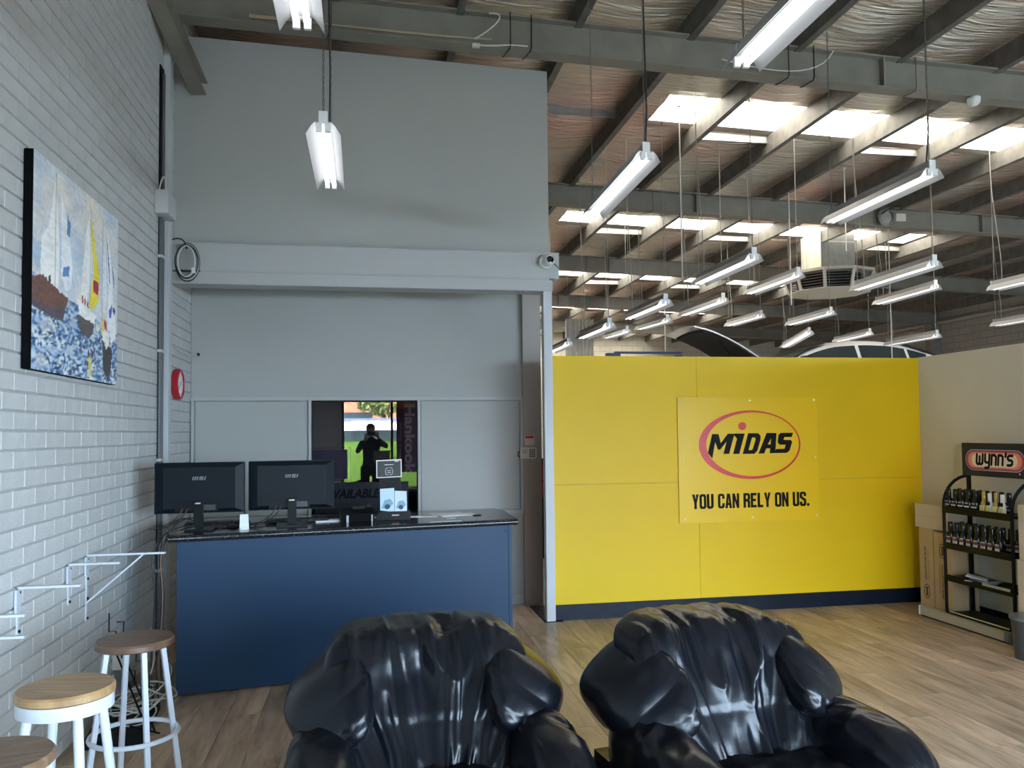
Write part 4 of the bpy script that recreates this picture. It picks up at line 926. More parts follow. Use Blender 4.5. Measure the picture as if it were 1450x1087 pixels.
for i in range(n):
    t = 2 * PI * i / n
    a = art(592 + 355 * math.cos(t), 440 - 240 * math.sin(t)); b = art(612 + 324 * math.cos(t), 437 - 223 * math.sin(t))
    for z in (0, 0.0006): rg.v.append(tuple(MS @ Vector((a[0], a[1], z)))); rg.v.append(tuple(MS @ Vector((b[0], b[1], z))))
for i in range(n): a = i * 4; b = ((i + 1) % n) * 4; rg.f += [(a + 2, b + 2, b + 3, a + 3), (a, a + 1, b + 1, b), (a, b, b + 2, a + 2), (a + 1, a + 3, b + 3, b + 1)]
rg.build('logo_ring', red_print, sg, smooth=False)
print_poly('logo_dot', [(536 + 28 * math.cos(2 * PI * i / 28), 310 + 28 * math.sin(2 * PI * i / 28)) for i in range(28)], red_print)
L_ = {'m': [(328, 366), (372, 366), (388, 430), (436, 364), (482, 364), (446, 505), (406, 505), (428, 418), (384, 476), (368, 476), (350, 424), (346, 440), (330, 540), (300, 498)],
      'i': [(484, 362), (553, 362), (516, 505), (473, 505), (500, 398), (478, 374)],
      'd': [(577, 360), (646, 360), (664, 376), (664, 404), (642, 482), (622, 504), (540, 505)],
      'a': [(706, 358), (776, 358), (769, 498), (729, 500), (732, 466), (704, 466), (691, 501), (650, 503)],
      's': [(806, 357), (894, 356), (884, 386), (832, 387), (826, 406), (878, 407), (888, 420), (870, 480), (850, 497), (766, 498), (774, 470), (834, 468), (842, 440), (798, 440), (785, 424), (790, 372)]}
for k, P in L_.items(): print_poly('logo_letter', P, black_print, 0.001)
print_poly('letter_gap', [(604, 390), (626, 390), (630, 402), (609, 470), (602, 478), (580, 478)], yellow_sign, 0.0013)
print_poly('letter_gap', [(738, 396), (734, 438), (715, 438)], yellow_sign, 0.0013)
c0 = art(605, 828); tilt = math.radians(0.0)
GL = {'Y': [(.32,0),(.32,.8),(0,2),(.38,2),(.5,1.3),(.62,2),(1,2),(.68,.8),(.68,0)], 'A': [(0,0),(.28,2),(.72,2),(1,0),(.64,0),(.59,.42),(.41,.42),(.36,0)],
      'N': [(0,0),(0,2),(.36,2),(.66,.95),(.66,2),(1,2),(1,0),(.66,0),(.34,1.05),(.34,0)], 'R': [(0,0),(0,2),(.76,2),(1,1.8),(1,1.2),(.86,1.03),(1,.86),(1,0),(.63,0),(.63,.78),(.37,.86),(.37,0)],
      'E': [(0,0),(0,2),(.88,2),(.88,1.66),(.37,1.66),(.37,1.2),(.8,1.2),(.8,.86),(.37,.86),(.37,.35),(.88,.35),(.88,0)], 'L': [(0,0),(0,2),(.37,2),(.37,.35),(.84,.35),(.84,0)],
      'S': [(0,.62),(0,.24),(.22,0),(.78,0),(1,.24),(1,.92),(.37,1.36),(.37,1.68),(.63,1.68),(.63,1.38),(1,1.38),(1,1.78),(.78,2),(.22,2),(0,1.78),(0,1.18),(.63,.75),(.63,.33),(.37,.33),(.37,.62)],
      'U': [(0,2),(.37,2),(.37,.42),(.43,.33),(.57,.33),(.63,.42),(.63,2),(1,2),(1,.24),(.78,0),(.22,0),(0,.24)], 'C': [(1,.7),(1,.24),(.78,0),(.22,0),(0,.24),(0,1.76),(.22,2),(.78,2),(1,1.76),(1,1.3),(.63,1.3),(.63,1.67),(.37,1.67),(.37,.33),(.63,.33),(.63,.7)],
      'O': [(0,.24),(0,1.76),(.22,2),(.78,2),(1,1.76),(1,.24),(.78,0),(.22,0)], '.': [(0,.1),(.1,0),(.3,0),(.4,.1),(.4,.3),(.3,.4),(.1,.4),(0,.3)]}
HO = {'O': [(.37,.42),(.37,1.58),(.44,1.67),(.56,1.67),(.63,1.58),(.63,.42),(.56,.33),(.44,.33)], 'A': [(.44,.74),(.56,.74),(.5,1.4)], 'R': [(.37,1.2),(.37,1.67),(.63,1.67),(.63,1.2)]}
adv = 0; items = []
for ch in 'YOU CAN RELY ON US.':
    if ch == ' ': adv += 0.55; continue
    items.append((ch, adv)); adv += {'.': .4, 'L': .90, 'E': .96}.get(ch, 1.0) + 0.08
kx, ky = 1.115 / adv, 0.128 / 2
for ch, a in items:
    f = lambda P: [(c0[0] - 0.5575 + (a + x) * kx, c0[1] - 0.064 + y * ky) for x, y in P]
    lo = MB().prism(f(GL[ch]), 0, 0.001, MS).build('slogan_letter', black_print, sg, smooth=False)
    if ch in HO: MB().prism(f(HO[ch]), 0.001, 0.0013, MS).build('letter_gap', yellow_sign, lo, smooth=False)
for (x, y) in ((118, 137), (586, 131), (1039, 127), (131, 548), (1054, 527), (146, 964), (614, 946), (1068, 930)):
    p = art(x, y); MB().lathe([(0.011, 0), (0.011, 0.003), (0.007, 0.006), (0, 0.0065)], 14, MS @ Matrix.Translation((p[0], p[1], 0))).build('screw_cap', mat('pale yellow cap', (0.85, 0.78, 0.35), 0.4), sg)

# ------------------------------------------------------------------ display stand with bottles
ds = thing('display_stand', 'black steel shelf stand of oil bottles against the beige partition', 'display stand', (4.64, 5.20, 0))
SW, SD = 0.71, 0.24       # width along Y, depth along X
SHZ = [0.925, 0.635, 0.375, 0.085]
for y in (0, SW):
    arc = [(0, y, 0.0), (0, y, 0.95)] + [(SD - SD * math.cos(t), y, 0.95 + 0.24 * math.sin(t)) for t in [PI / 2 * k / 8 for k in range(1, 9)]]
    MB().tube(arc, 0.013, 10).build('side_frame', black_met, ds)
    MB().box(SD - 0.013, SD + 0.013, y - 0.012, y + 0.012, 0, 1.46).build('rear_post', black_met, ds, smooth=False)
for i, z in enumerate(SHZ):
    b = MB().box(-0.012, SD + 0.02, 0.0, SW, z - 0.015, z).box(-0.016, -0.008, 0.0, SW, z - 0.03, z + 0.022)
    b.build('shelf', black_met, ds, smooth=False)
MB().box(-0.02, -0.016, 0.04, 0.66, 0.10, 0.108).build('price_rail', mat('pale gold strip', (0.65, 0.58, 0.35), 0.3), ds, smooth=False)
MB().box(-0.022, -0.016, 0.02, 0.29, 0.378, 0.398).build('price_rail', mat('grey gold strip', (0.35, 0.33, 0.25), 0.4), ds, smooth=False)
hb = MB().box(SD - 0.06, SD - 0.045, -0.03, SW - 0.005, 1.195, 1.46).build('header_board', mat('charcoal header', (0.028, 0.028, 0.03), 0.5, spec=0.2), ds, smooth=False)
MH = frame((SD - 0.0602, SW / 2 + 0.005, 1.325), (0, -1, 0), (0, 0, 1))
for i, (a, b_, m_) in enumerate(((0.305, 0.083, mat('lilac print', (0.62, 0.50, 0.58), 0.4)), (0.300, 0.078, mat('purple print', (0.12, 0.03, 0.14), 0.4)), (0.288, 0.069, mat('deep pink print', (0.62, 0.10, 0.13), 0.4)), (0.272, 0.061, mat('salmon print', (0.80, 0.30, 0.18), 0.4)), (0.235, 0.052, mat('cream print', (0.85, 0.74, 0.62), 0.4)))):
    MB().prism(capsule(0.0, 0, a, b_), 0.0004 * i, 0.0004 * (i + 1), MH).build('logo_band', m_, hb, smooth=False)
ST = [('w', 0, [[(0,1),(0,.15),(.1,0),(.22,0),(.3,.12),(.3,.8)], [(.3,.12),(.38,0),(.5,0),(.6,.15),(.6,1)]]), ('y', .85, [[(0,1),(0,.32),(.1,.2),(.36,.2)], [(.42,1),(.42,-.2),(.32,-.34),(.05,-.34)]]),
      ('n', 1.5, [[(0,0),(0,.95),(.3,.95),(.42,.8),(.42,0)]]), ('n', 2.15, [[(0,0),(0,.95),(.3,.95),(.42,.8),(.42,0)]]), ("'", 2.82, [[(.03,1.15),(0,.85)]]), ('s', 3.05, [[(.42,.95),(.12,.95),(0,.82),(0,.62),(.12,.5),(.3,.5),(.42,.38),(.42,.14),(.3,0),(0,0)]])]
for _, ox, strokes in ST:
    b = MB(); u = 0.105; k = 0.078
    def q(p): return Vector(((ox + p[0] - 1.74) * u + 0.10 * k * p[1], (p[1] - 0.42) * k, 0))
    for i, sk in enumerate(strokes):
        for a, c in zip(sk, sk[1:]):
            A, B = q(a), q(c); d = (B - A).normalized(); nn = Vector((-d.y, d.x, 0)) * 0.0105
            b.prism([(p.x, p.y) for p in (A + nn, A - nn, B - nn, B + nn)], 0.0024, 0.0028, MH)
        for a in sk: A = q(a); b.prism(ellipse(A.x, A.y, 0.0105, 0.0105, 10), 0.0024, 0.0029, MH)
    b.build('logo_letter', black_print, hb, smooth=False)
MB().prism(ellipse(0.25, -0.095, 0.006, 0.006, 10), 0, 0.0006, MH).build('trade_mark_dot', white_print, hb, smooth=False)
ORD = ['first', 'second', 'third', 'fourth', 'fifth', 'sixth', 'seventh', 'eighth', 'ninth']
def make_bottle(h, w, d, m_body, m_cap, lab):
    t = thing('oil_bottle', '', 'bottle')
    S = Matrix.Diagonal((d / 2, w / 2, 1, 1))
    MB().lathe([(0.0, 0), (0.9, 0), (1.0, 0.006), (1.0, h * 0.42), (0.9, h * 0.50), (0.62, h * 0.58), (0.58, h * 0.62), (0, h * 0.62)], 18, S).build('body', m_body, t)
    MB().lathe([(0.62, h * 0.60), (0.66, h * 0.61), (0.62, h * 0.97), (0.52, h), (0, h)], 14, S).build('cap', m_cap, t)
    for (z0, z1, ww, mm) in lab: MB().box(-d / 2 - 0.0015, -d / 2 + 0.006, -w * ww, w * ww, h * z0, h * z1).build('label_print', mm, t, smooth=False)
    return t
gloss_b = mat('glossy black bottle', (0.008, 0.008, 0.009), 0.15)
dred = mat('dark red label', (0.16, 0.03, 0.025), 0.4); gold = mat('amber oil bottle', (0.42, 0.30, 0.07), 0.2); clabel = mat('pale yellow label', (0.62, 0.58, 0.25), 0.4)
silver = mat('silver label', (0.55, 0.55, 0.55), 0.4)
p1 = make_bottle(0.165, 0.058, 0.05, gloss_b, gloss_b, ((0.18, 0.25, 0.40, silver), (0.36, 0.40, 0.25, silver)))
p2 = make_bottle(0.185, 0.060, 0.05, gloss_b, gloss_b, ((0.10, 0.20, 0.34, silver), (0.22, 0.32, 0.38, dred), (0.33, 0.37, 0.3, silver)))
p3 = make_bottle(0.165, 0.05, 0.045, gold, gold, ((0.10, 0.36, 0.40, clabel),))
p4 = make_bottle(0.155, 0.05, 0.045, white_pl, white_pl, ((0.10, 0.34, 0.42, clabel), (0.42, 0.60, 0.42, black_print)))
used = set()
def put(proto, x, y, z, label, group):
    o = proto if id(proto) not in used else dup(proto); used.add(id(proto))
    o.location = (x, y, z); o.rotation_euler.z = random.uniform(-0.08, 0.08); o['label'] = label; o['group'] = group; return o
for i in range(5): put(p1, 4.672, 5.885 - 0.0735 * i, 0.926, '%s black oil bottle from the left, front row of the top shelf' % ORD[i], 'bottles on the top shelf of the stand')
for i, p in enumerate((p3, p4, p3, p4)): put(p, 4.672, 5.505 - 0.062 * i, 0.926, ['left amber bottle beside the black ones on the top shelf', 'left white capped bottle between two amber bottles on the top shelf', 'right amber bottle on the top shelf', 'rightmost white bottle on the top shelf beside the stand frame'][i], 'bottles on the top shelf of the stand')
for i in range(8): put(p1, 4.755, 5.862 - 0.0735 * i, 0.926, '%s black bottle from the left, back row of the top shelf' % ORD[i], 'black bottles in the back row of the top shelf')
for i in range(8): put(p2, 4.672, 5.882 - 0.0745 * i, 0.636, '%s red labelled bottle from the left, front row of the second shelf' % ORD[i], 'bottles on the second shelf of the stand')
for i in range(9): put(p2, 4.755, 5.85 - 0.072 * i, 0.636, '%s black bottle from the left, back row of the second shelf' % ORD[i], 'black bottles in the back row of the second shelf')
mg = thing('magazines', 'loose stack of glossy papers on the third shelf of the stand', 'papers', (4.74, 5.62, 0.376), 0.25)
MB().box(-0.09, 0.10, -0.17, 0.13, 0, 0.008).build('sheet', black_pl, mg, smooth=False)
MB().box(-0.11, 0.05, -0.13, 0.10, 0.009, 0.013, Matrix.Rotation(0.3, 4, 'Z')).build('sheet', mat('pale blue paper', (0.45, 0.50, 0.58), 0.4), mg, smooth=False)
MB().box(-0.06, 0.07, -0.07, 0.15, 0.014, 0.02, Matrix.Rotation(-0.2, 4, 'Z') @ Matrix.Rotation(0.12, 4, 'X')).build('sheet', mat('grey glossy sheet', (0.10, 0.10, 0.11), 0.2), mg, smooth=False)
MB().box(-0.08, 0.05, -0.03, 0.12, 0.022, 0.026, Matrix.Rotation(0.5, 4, 'Z') @ Matrix.Rotation(0.2, 4, 'X')).build('sheet', white_print, mg, smooth=False)
plq = thing('floor_plinth', 'long low pale metal plinth on the floor in front of the bottle stand', 'plinth', (4.615, 5.21, 0))
MB().box(-0.02, 0.0, 0.05, 0.97, 0.012, 0.078, c=0.004).build('front_face', pale_plinth, plq)
MB().box(-0.02, 0.012, 0.05, 0.97, 0.078, 0.084).build('top_face', pale_plinth, plq, smooth=False)
MB().box(-0.024, 0.012, 0.0, 0.052, 0.01, 0.086, c=0.006).build('end_cap', bluegrey_pl, plq)
MB().box(-0.024, 0.012, 0.968, 0.985, 0.01, 0.086, c=0.003).build('end_cap', white_pl, plq)
MB().box(-0.01, 0.0, 0.02, 0.96, 0, 0.012).build('foot_strip', black_flat, plq, smooth=False)

# cartons beside the stand
def carton(name, label, x0, x1, y0, y1, z0, z1, m_, prints=None, group=None):
    t = thing(name, label, 'box', (x0, (y0 + y1) / 2, z0), 0, group)
    w, d, h = (y1 - y0) / 2, x1 - x0, z1 - z0
    MB().box(0, d, -w, w, 0, h, c=0.002).build('body', m_, t)
    MB().box(-0.0012, 0.0, -w * 0.99, w * 0.99, h * 0.498, h * 0.502).build('flap_seam', card_print, t, smooth=False) if prints is None else None
    if prints: prints(t, w, h)
    return t
def cprint(tx, flip, ey):
    def f(t, w, h):
        fr = frame((-0.0006, 0, 0), (0, -1, 0), (0, 0, 1))
        Mt = frame((-0.0006, 0.005 if flip else 0.01, h * 0.5), (0, 0, 1) if not flip else (0, 0, -1), (0, 1, 0) if not flip else (0, -1, 0), (-1, 0, 0))
        fit_text('printed_line', tx, h * 0.40, 0.024, Mt @ Matrix.Translation((h * 0.08, 0, 0)), card_print, t, bold=0.03)
        fit_text('printed_line', tx, h * 0.36, 0.010, Mt @ Matrix.Translation((h * 0.06, -0.035, 0)), card_print, t)
        MB().tube([tuple(fr @ Vector((0.034 * math.cos(a) - 0.0, h * ey + 0.06 * math.sin(a), 0))) for a in [2 * PI * k / 24 for k in range(24)]], 0.0035, 4, closed=True).build('printed_ring', card_print, t)
        fit_text('printed_mark', 'CARGO', 0.05, 0.016, frame((-0.0006, 0, h * ey), (0, 0, 1), (0, 1, 0), (-1, 0, 0)), card_print, t, bold=0.03) if False else None
        MB().box(-0.0008, 0, -0.012, 0.012, h * ey - 0.04, h * ey + 0.04).build('printed_mark', card_print, t, smooth=False)
    return f
carton('tall_carton', 'left tall narrow brown carton standing in the corner by the yellow wall', 4.74, 4.99, 6.185, 6.36, 0.0, 0.725, card, cprint('HANDLE WITH CARE THIS SIDE', False, 0.25), 'tall brown cartons beside the stand')
carton('tall_carton', 'right tall narrow brown carton touching the bottle stand', 4.74, 4.99, 5.965, 6.175, 0.0, 0.705, card, cprint('HANDLE WITH CARE THIS SIDE', True, 0.78), 'tall brown cartons beside the stand')
carton('flat_carton', 'plain pale carton lying on top of the two tall cartons', 4.72, 4.99, 5.97, 6.375, 0.726, 0.93, card_pale)
nb = [('top carton of the pale stack cut off at the right edge', 0.80, 1.03, 4.60), ('second carton from the top of the pale stack at the right edge', 0.635, 0.80, 4.60), ('third carton from the top of the pale stack at the right edge, above the bin', 0.43, 0.635, 4.58), ('lowest visible carton of the pale stack at the right edge, behind the bin', 0.225, 0.43, 4.58), ('bottom carton of the pale stack, hidden behind the bin', 0.0, 0.225, 4.58)]
for lb, z0, z1, x0 in nb: carton('stacked_carton', lb, x0, 4.95, 4.60, 5.10, z0, z1 - 0.001, card_pale, None, 'pale cartons stacked at the right edge')
wb_ = thing('waste_bin', 'grey translucent round waste bin in front of the pale cartons', 'bin', (4.455, 4.87, 0))
MB().lathe([(0.0, 0.004), (0.085, 0.004), (0.088, 0.0), (0.092, 0.0), (0.112, 0.27), (0.118, 0.275), (0.118, 0.285), (0.108, 0.285), (0.088, 0.01), (0, 0.01)], 36).build('tub', mat('smoky grey plastic', (0.06, 0.06, 0.06), 0.3), wb_)
MB().lathe([(0.112, 0.268), (0.122, 0.268), (0.122, 0.29), (0.112, 0.29)], 36).build('rim', mat('grey plastic rim', (0.15, 0.15, 0.15), 0.3), wb_)

# ------------------------------------------------------------------ hanging lights
def light_parts(t, detail):
    L = 1.25
    MB().box(-0.024, 0.024, 0.0, L, 0.0, 0.055, c=0.003).build('housing', refl_m, t)
    for s in (-1, 1):
        P = [(0.022, 0.004), (0.045, 0.004), (0.066, -0.016), (0.093, -0.062), (0.0915, -0.0625), (0.064, -0.018), (0.0445, 0.0025), (0.022, 0.0025)]
        MB().prism([(s * a, b) for a, b in P], 0.0, L, frame((0, 0, 0), (1, 0, 0), (0, 0, 1), (0, 1, 0))).build('reflector', refl_m, t, ang=25)
        MB().tube([(s * 0.022, 0.03, -0.035), (s * 0.022, L - 0.03, -0.035)], 0.0135, 12).build('tube', tube_m, t)
    for y in (0.0, L):
        y0, y1 = (y - 0.004, y + 0.014) if y == 0 else (y - 0.014, y + 0.004)
        MB().box(-0.024, 0.024, y0, y1, -0.006, 0.06).box(-0.038, -0.008, y0, y1, -0.05, -0.004).box(0.008, 0.038, y0, y1, -0.05, -0.004).build('lamp_holder', white_pl, t, smooth=False)
LP = []
light0 = None
def light(p, q, label, cord=True):
    """p near end, q far end (world points of the housing underside)"""
    global light0
    p = Vector(p); q = Vector(q); d = q - p; yaw = math.atan2(-d.x, d.y); pitch = math.atan2(d.z, math.hypot(d.x, d.y))
    if light0 is None:
        t = light0 = thing('fluorescent_light', label, 'ceiling light'); light_parts(t, 1)
    else:
        t = light0.copy(); COL.objects.link(t)
        for ch in list(light0.children):
            if ch.name.startswith(('chain', 'cord')): continue
            c = ch.copy(); COL.objects.link(c); c.parent = t
    t.location = p; t.rotation_euler = (pitch, 0, yaw); t['label'] = label; t['group'] = 'hanging twin tube lights'
    for k, yy in enumerate((0.03, 1.22)):
        b = MB(); w = Matrix.Rotation(yaw, 4, 'Z') @ Matrix.Rotation(pitch, 4, 'X'); top = p + w @ Vector((0, yy, 0.06)); h = roof_z(top.x) - 0.02 - top.z
        inv = w.inverted(); base = Vector((0, yy, 0.06)); up = inv @ Vector((0, 0, 1))
        dist = top.length; r = 0.0045
        if top.y < 7:
            ax = inv @ Vector((1, 0, 0)); ay = inv @ Vector((0, 1, 0)); n = int(h / 0.02)
            for ph in (0, PI): b.tube([base + up * (h * i / n) + (ax * math.cos(i * 1.05 + ph) + ay * math.sin(i * 1.05 + ph)) * 0.0045 for i in range(n + 1)], 0.0024, 4)
        else: b.tube([base, base + up * h], 0.0035, 5)
        b.build('chain', chain_m if top.y < 7 else grey_cord, t)
    if cord:
        a = base + up * 0.0; e = base + up * h
        MB().tube([Vector((0.03, 0.10, 0.04)), Vector((0.035, 0.07, 0.3)), Vector((0.02, 0.05, h * 0.7)) , Vector((0, 0.05, h))] if top.y < 7 else bez(Vector((0.0, 1.1, 0.05)), Vector((0.03, 1.1, 0.4)), Vector((-0.03, 1.22, h * 0.6)), Vector((0, 1.22, h))), 0.0055 if top.y < 7 else 0.0045, 6).build('cord', cord_m if top.y < 7 else grey_cord, t)
    return t
light((-0.233, 4.35, 3.25), (-0.248, 5.60, 3.32), 'end-on twin tube light hanging in front of the grey upper wall')
light((-0.262, 2.16, 3.33), (-0.268, 3.41, 3.33), 'twin tube light cut off by the top edge above the grey wall')
light((1.72, 2.21, 3.33), (1.725, 3.46, 3.33), 'large near twin tube light cut off by the top edge at the right')
light((1.715, 4.74, 3.33), (1.715, 5.99, 3.30), 'twin tube light hanging right of the grey wall, below the nearest beam')
light((3.827, 4.88, 3.37), (3.825, 6.13, 3.36), 'long twin tube light in front of the square duct and second beam')
light((3.386, 6.62, 3.15), (3.386, 7.87, 3.15), 'twin tube light below the third beam, above the raised bonnet')
light((4.95, 8.6, 3.42), (4.95, 9.85, 3.42), 'twin tube light touching the left side of the round vent')
light((5.264, 6.72, 3.16), (5.265, 7.97, 3.145), 'twin tube light touching the right side of the round vent')
light((7.353, 9.38, 3.47), (7.353, 10.63, 3.45), 'twin tube light just below the one at the right of the round vent')
light((7.43, 7.25, 3.29), (7.43, 8.50, 3.29), 'twin tube light at the right edge, level with the round vent')
light((9.80, 9.95, 3.24), (9.80, 11.20, 3.24), 'lower twin tube light at the right edge in front of the far brick wall')
light((8.901, 11.36, 3.08), (8.902, 12.61, 3.08), 'low twin tube light above the corner of the yellow wall')
light((6.959, 11.18, 3.39), (6.96, 12.43, 3.38), 'twin tube light directly below the round vent')
light((7.66, 13.0, 3.32), (7.84, 14.2, 3.20), 'slanted twin tube light just above the front of the white car')
light((9.45, 13.9, 3.44), (9.50, 15.15, 3.42), 'twin tube light just above the roof of the white car')
light((4.246, 9.12, 3.19), (4.247, 10.37, 3.20), 'yellowish twin tube light above the raised bonnet')
light((6.403, 12.32, 3.50), (6.403, 13.57, 3.51), 'twin tube light right of the raised bonnet, between two hanging chains')
light((3.072, 7.98, 2.96), (3.072, 9.23, 2.97), 'twin tube light between the corrugated duct and the raised bonnet')
light((4.318, 11.16, 3.23), (4.318, 12.41, 3.27), 'small twin tube light right of the corrugated duct, upper one')
light((2.733, 8.88, 2.83), (2.734, 10.13, 2.84), 'twin tube light in front of the corrugated duct')
light((4.33, 13.06, 3.31), (4.33, 14.31, 3.35), 'small twin tube light right of the corrugated duct, lower one')
light((3.106, 12.28, 3.00), (3.106, 13.53, 3.00), 'twin tube light half hidden by the end of the grey wall')

# hanging steel droppers
def dropper(x, y, z0, z1, label, m_=white_cord, r=0.008):
    t = thing('drop_pipe', label, 'pipe', (x, y, z0), 0, 'thin droppers hanging from the roof')
    MB().tube([(0, 0, 0), (0.0, 0, (z1 - z0) * 0.5), (0, 0, z1 - z0)], r, 8).build('pipe', m_, t)
    MB().box(-0.02, 0.02, -0.02, 0.02, z1 - z0 - 0.01, z1 - z0).build('bracket', galv, t, smooth=False)
dropper(3.35, 8.2, 3.22, 5.13, 'thin white pipe hanging to the middle light below the third beam')
dropper(5.75, 10.2, 3.3, 5.0, 'thin white pipe hanging left of the round vent')
dropper(8.55, 12.0, 2.0, 5.0, 'thin white pipe hanging behind the low light over the yellow wall corner')
dropper(6.9, 18.0, 2.0, 5.0, 'thin white pipe hanging behind the raised bonnet')
dropper(6.15, 9.5, 3.9, 5.0, 'thin white cable hanging beside the square duct')

# ------------------------------------------------------------------ square duct with the round diffuser
vt = thing('ceiling_vent', 'round louvred air diffuser under a square galvanised duct', 'vent', (8.02, 12.95, 0))
HX, HW = 0.0, 0.32
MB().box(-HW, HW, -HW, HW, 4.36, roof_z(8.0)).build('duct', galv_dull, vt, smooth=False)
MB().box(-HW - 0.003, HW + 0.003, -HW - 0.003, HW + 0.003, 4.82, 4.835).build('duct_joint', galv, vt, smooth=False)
MB().box(-HW - 0.006, -HW, -HW, HW, 4.36, roof_z(8.0)).build('lit_duct_face', galv, vt, smooth=False)  # paler sheet on one side paints the light falling on the duct
R0, R1 = 0.76, 0.62; ng = 10
def octo(r, z, n=ng): return [(r * math.cos(2 * PI * (i + 0.5) / n), r * math.sin(2 * PI * (i + 0.5) / n), z) for i in range(n)]
top = octo(0.80, 4.30); mid = octo(0.76, 4.36)
b = MB(); b.v = octo(0.80, 4.27) + octo(0.80, 4.32) + octo(0.30, 4.40); b.f = [(i, (i + 1) % ng, ng + (i + 1) % ng, ng + i) for i in range(ng)] + [(ng + i, ng + (i + 1) % ng, 2 * ng + (i + 1) % ng, 2 * ng + i) for i in range(ng)] + [tuple(range(2 * ng, 3 * ng)), tuple(range(ng - 1, -1, -1))]
b.build('hood', mat('cream painted metal', (0.62, 0.57, 0.46), 0.5), vt, smooth=False)
creamm = MATS['cream painted metal']
b = MB(); b.v = octo(0.70, 3.98) + octo(0.70, 3.99); b.f = [tuple(range(ng - 1, -1, -1)), tuple(range(ng, 2 * ng))] + [(i, (i + 1) % ng, ng + (i + 1) % ng, ng + i) for i in range(ng)]
b.build('bottom_plate', creamm, vt, smooth=False)
b = MB(); b.v = octo(0.52, 3.99) + octo(0.56, 4.28); b.f = [(i, (i + 1) % ng, ng + (i + 1) % ng, ng + i) for i in range(ng)]; b.build('dark_core', black_flat, vt, smooth=False)
for i in range(ng):
    t = 2 * PI * (i + 0.5) / ng; p0 = Vector((0.68 * math.cos(t), 0.68 * math.sin(t), 3.985)); p1 = Vector((0.78 * math.cos(t), 0.78 * math.sin(t), 4.28))
    tx = Vector((-math.sin(t), math.cos(t), 0)); d = (p1 - p0); n_ = tx.cross(d).normalized()
    MB().box(-0.028, 0.028, -0.01, 0.01, 0, d.length, frame(p0, tx, n_, d.normalized())).build('corner_post', creamm, vt, smooth=False)
for k in range(6):
    f = (k + 0.5) / 6; r = 0.67 + 0.10 * f; z = 3.99 + 0.27 * f
    b = MB(); b.v = octo(r, z) + octo(r - 0.04, z + 0.016) + octo(r, z + 0.005) + octo(r - 0.04, z + 0.021); b.f = [(i, (i + 1) % ng, ng + (i + 1) % ng, ng + i) for i in range(ng)] + [(2 * ng + i, 3 * ng + i, 3 * ng + (i + 1) % ng, 2 * ng + (i + 1) % ng) for i in range(ng)] + [(i, 2 * ng + i, 2 * ng + (i + 1) % ng, (i + 1) % ng) for i in range(ng)]
    b.build('louvre', mat('brown louvre', (0.22, 0.19, 0.17), 0.5), vt, smooth=False)

# corrugated duct in the far workshop
cdct = thing('corrugated_duct', 'tall pale corrugated sheet duct standing behind the grey wall end', 'duct', (5.62, 21.2, 0))
P = []
for i in range(49):
    x = -0.24 + 0.62 * i / 48; P.append((x, -0.2 - 0.025 * math.cos(i / 48 * 2 * PI * 6)))
P += [(0.38, 0.4), (-0.24, 0.4)]
duct_m = mat('pale zinc sheet', (0.74, 0.74, 0.68), 0.6, var=0.12, vscale=5)
MB().prism(P, 0, 4.62).build('corrugated_face', duct_m, cdct, ang=60)
MB().box(-0.37, -0.24, -0.23, -0.1, 0, 4.62).build('white_channel', white_pl, cdct, smooth=False)

# ------------------------------------------------------------------ car on a scissor lift, bonnet raised
car = thing('car', 'white sedan raised on a lift behind the yellow wall with its bonnet open', 'car', (8.6, 14.25, 1.80))
st = [(-2.45, 0.62), (-2.38, 0.78), (-1.75, 0.90), (-1.25, 0.96), (-1.05, 1.03), (-0.55, 1.27), (-0.15, 1.40), (0.45, 1.455), (0.95, 1.44), (1.35, 1.37), (1.85, 1.20), (2.15, 1.10), (2.40, 1.04), (2.46, 0.70)]
def sec(x, zr):
    w = 0.88 * (1 - 0.10 * max(0, abs(x) - 1.9)); belt = min(zr, 0.94 + 0.02 * (x > 0))
    cab = max(0, zr - belt) / 0.5
    return [(-w * 0.9, 0.25), (-w, 0.35), (-w * 1.01, 0.65), (-w, belt - 0.05), (-w * 0.95, belt), (-w * (0.95 - 0.20 * cab), belt + (zr - belt) * 0.75), (-w * (0.93 - 0.32 * cab), zr - 0.02), (-w * 0.3, zr + 0.015), (w * 0.3, zr + 0.015), (w * (0.93 - 0.32 * cab), zr - 0.02), (w * (0.95 - 0.20 * cab), belt + (zr - belt) * 0.75), (w * 0.95, belt), (w, belt - 0.05), (w * 1.01, 0.65), (w, 0.35), (w * 0.9, 0.25)]
# dense stations
dn = []
for i in range(len(st) - 1):
    for k in range(4):
        t = k / 4; dn.append((st[i][0] + (st[i + 1][0] - st[i][0]) * t, st[i][1] + (st[i + 1][1] - st[i][1]) * t))
dn.append(st[-1])
zs = [z for _, z in dn]; zs = [(zs[max(0, i - 1)] + 2 * zs[i] + zs[min(len(zs) - 1, i + 1)]) / 4 for i in range(len(zs))]
b = MB(); k = 16
for (x, _), z in zip(dn, zs): b.v += [(x, y, zz) for y, zz in sec(x, z if not -2.3 < x < -1.2 else z - 0.10)]
for i in range(len(dn) - 1):
    for j in range(k): b.f.append((i * k + j, i * k + (j + 1) % k, (i + 1) * k + (j + 1) % k, (i + 1) * k + j))
b.f += [tuple(range(k)), tuple(range((len(dn) - 1) * k, len(dn) * k))]
b.build('body', car_white, car, ang=50)
def zroof(x):
    for i in range(len(dn) - 1):
        if dn[i][0] <= x <= dn[i + 1][0]: t = (x - dn[i][0]) / (dn[i + 1][0] - dn[i][0]); return zs[i] + (zs[i + 1] - zs[i]) * t
    return 1
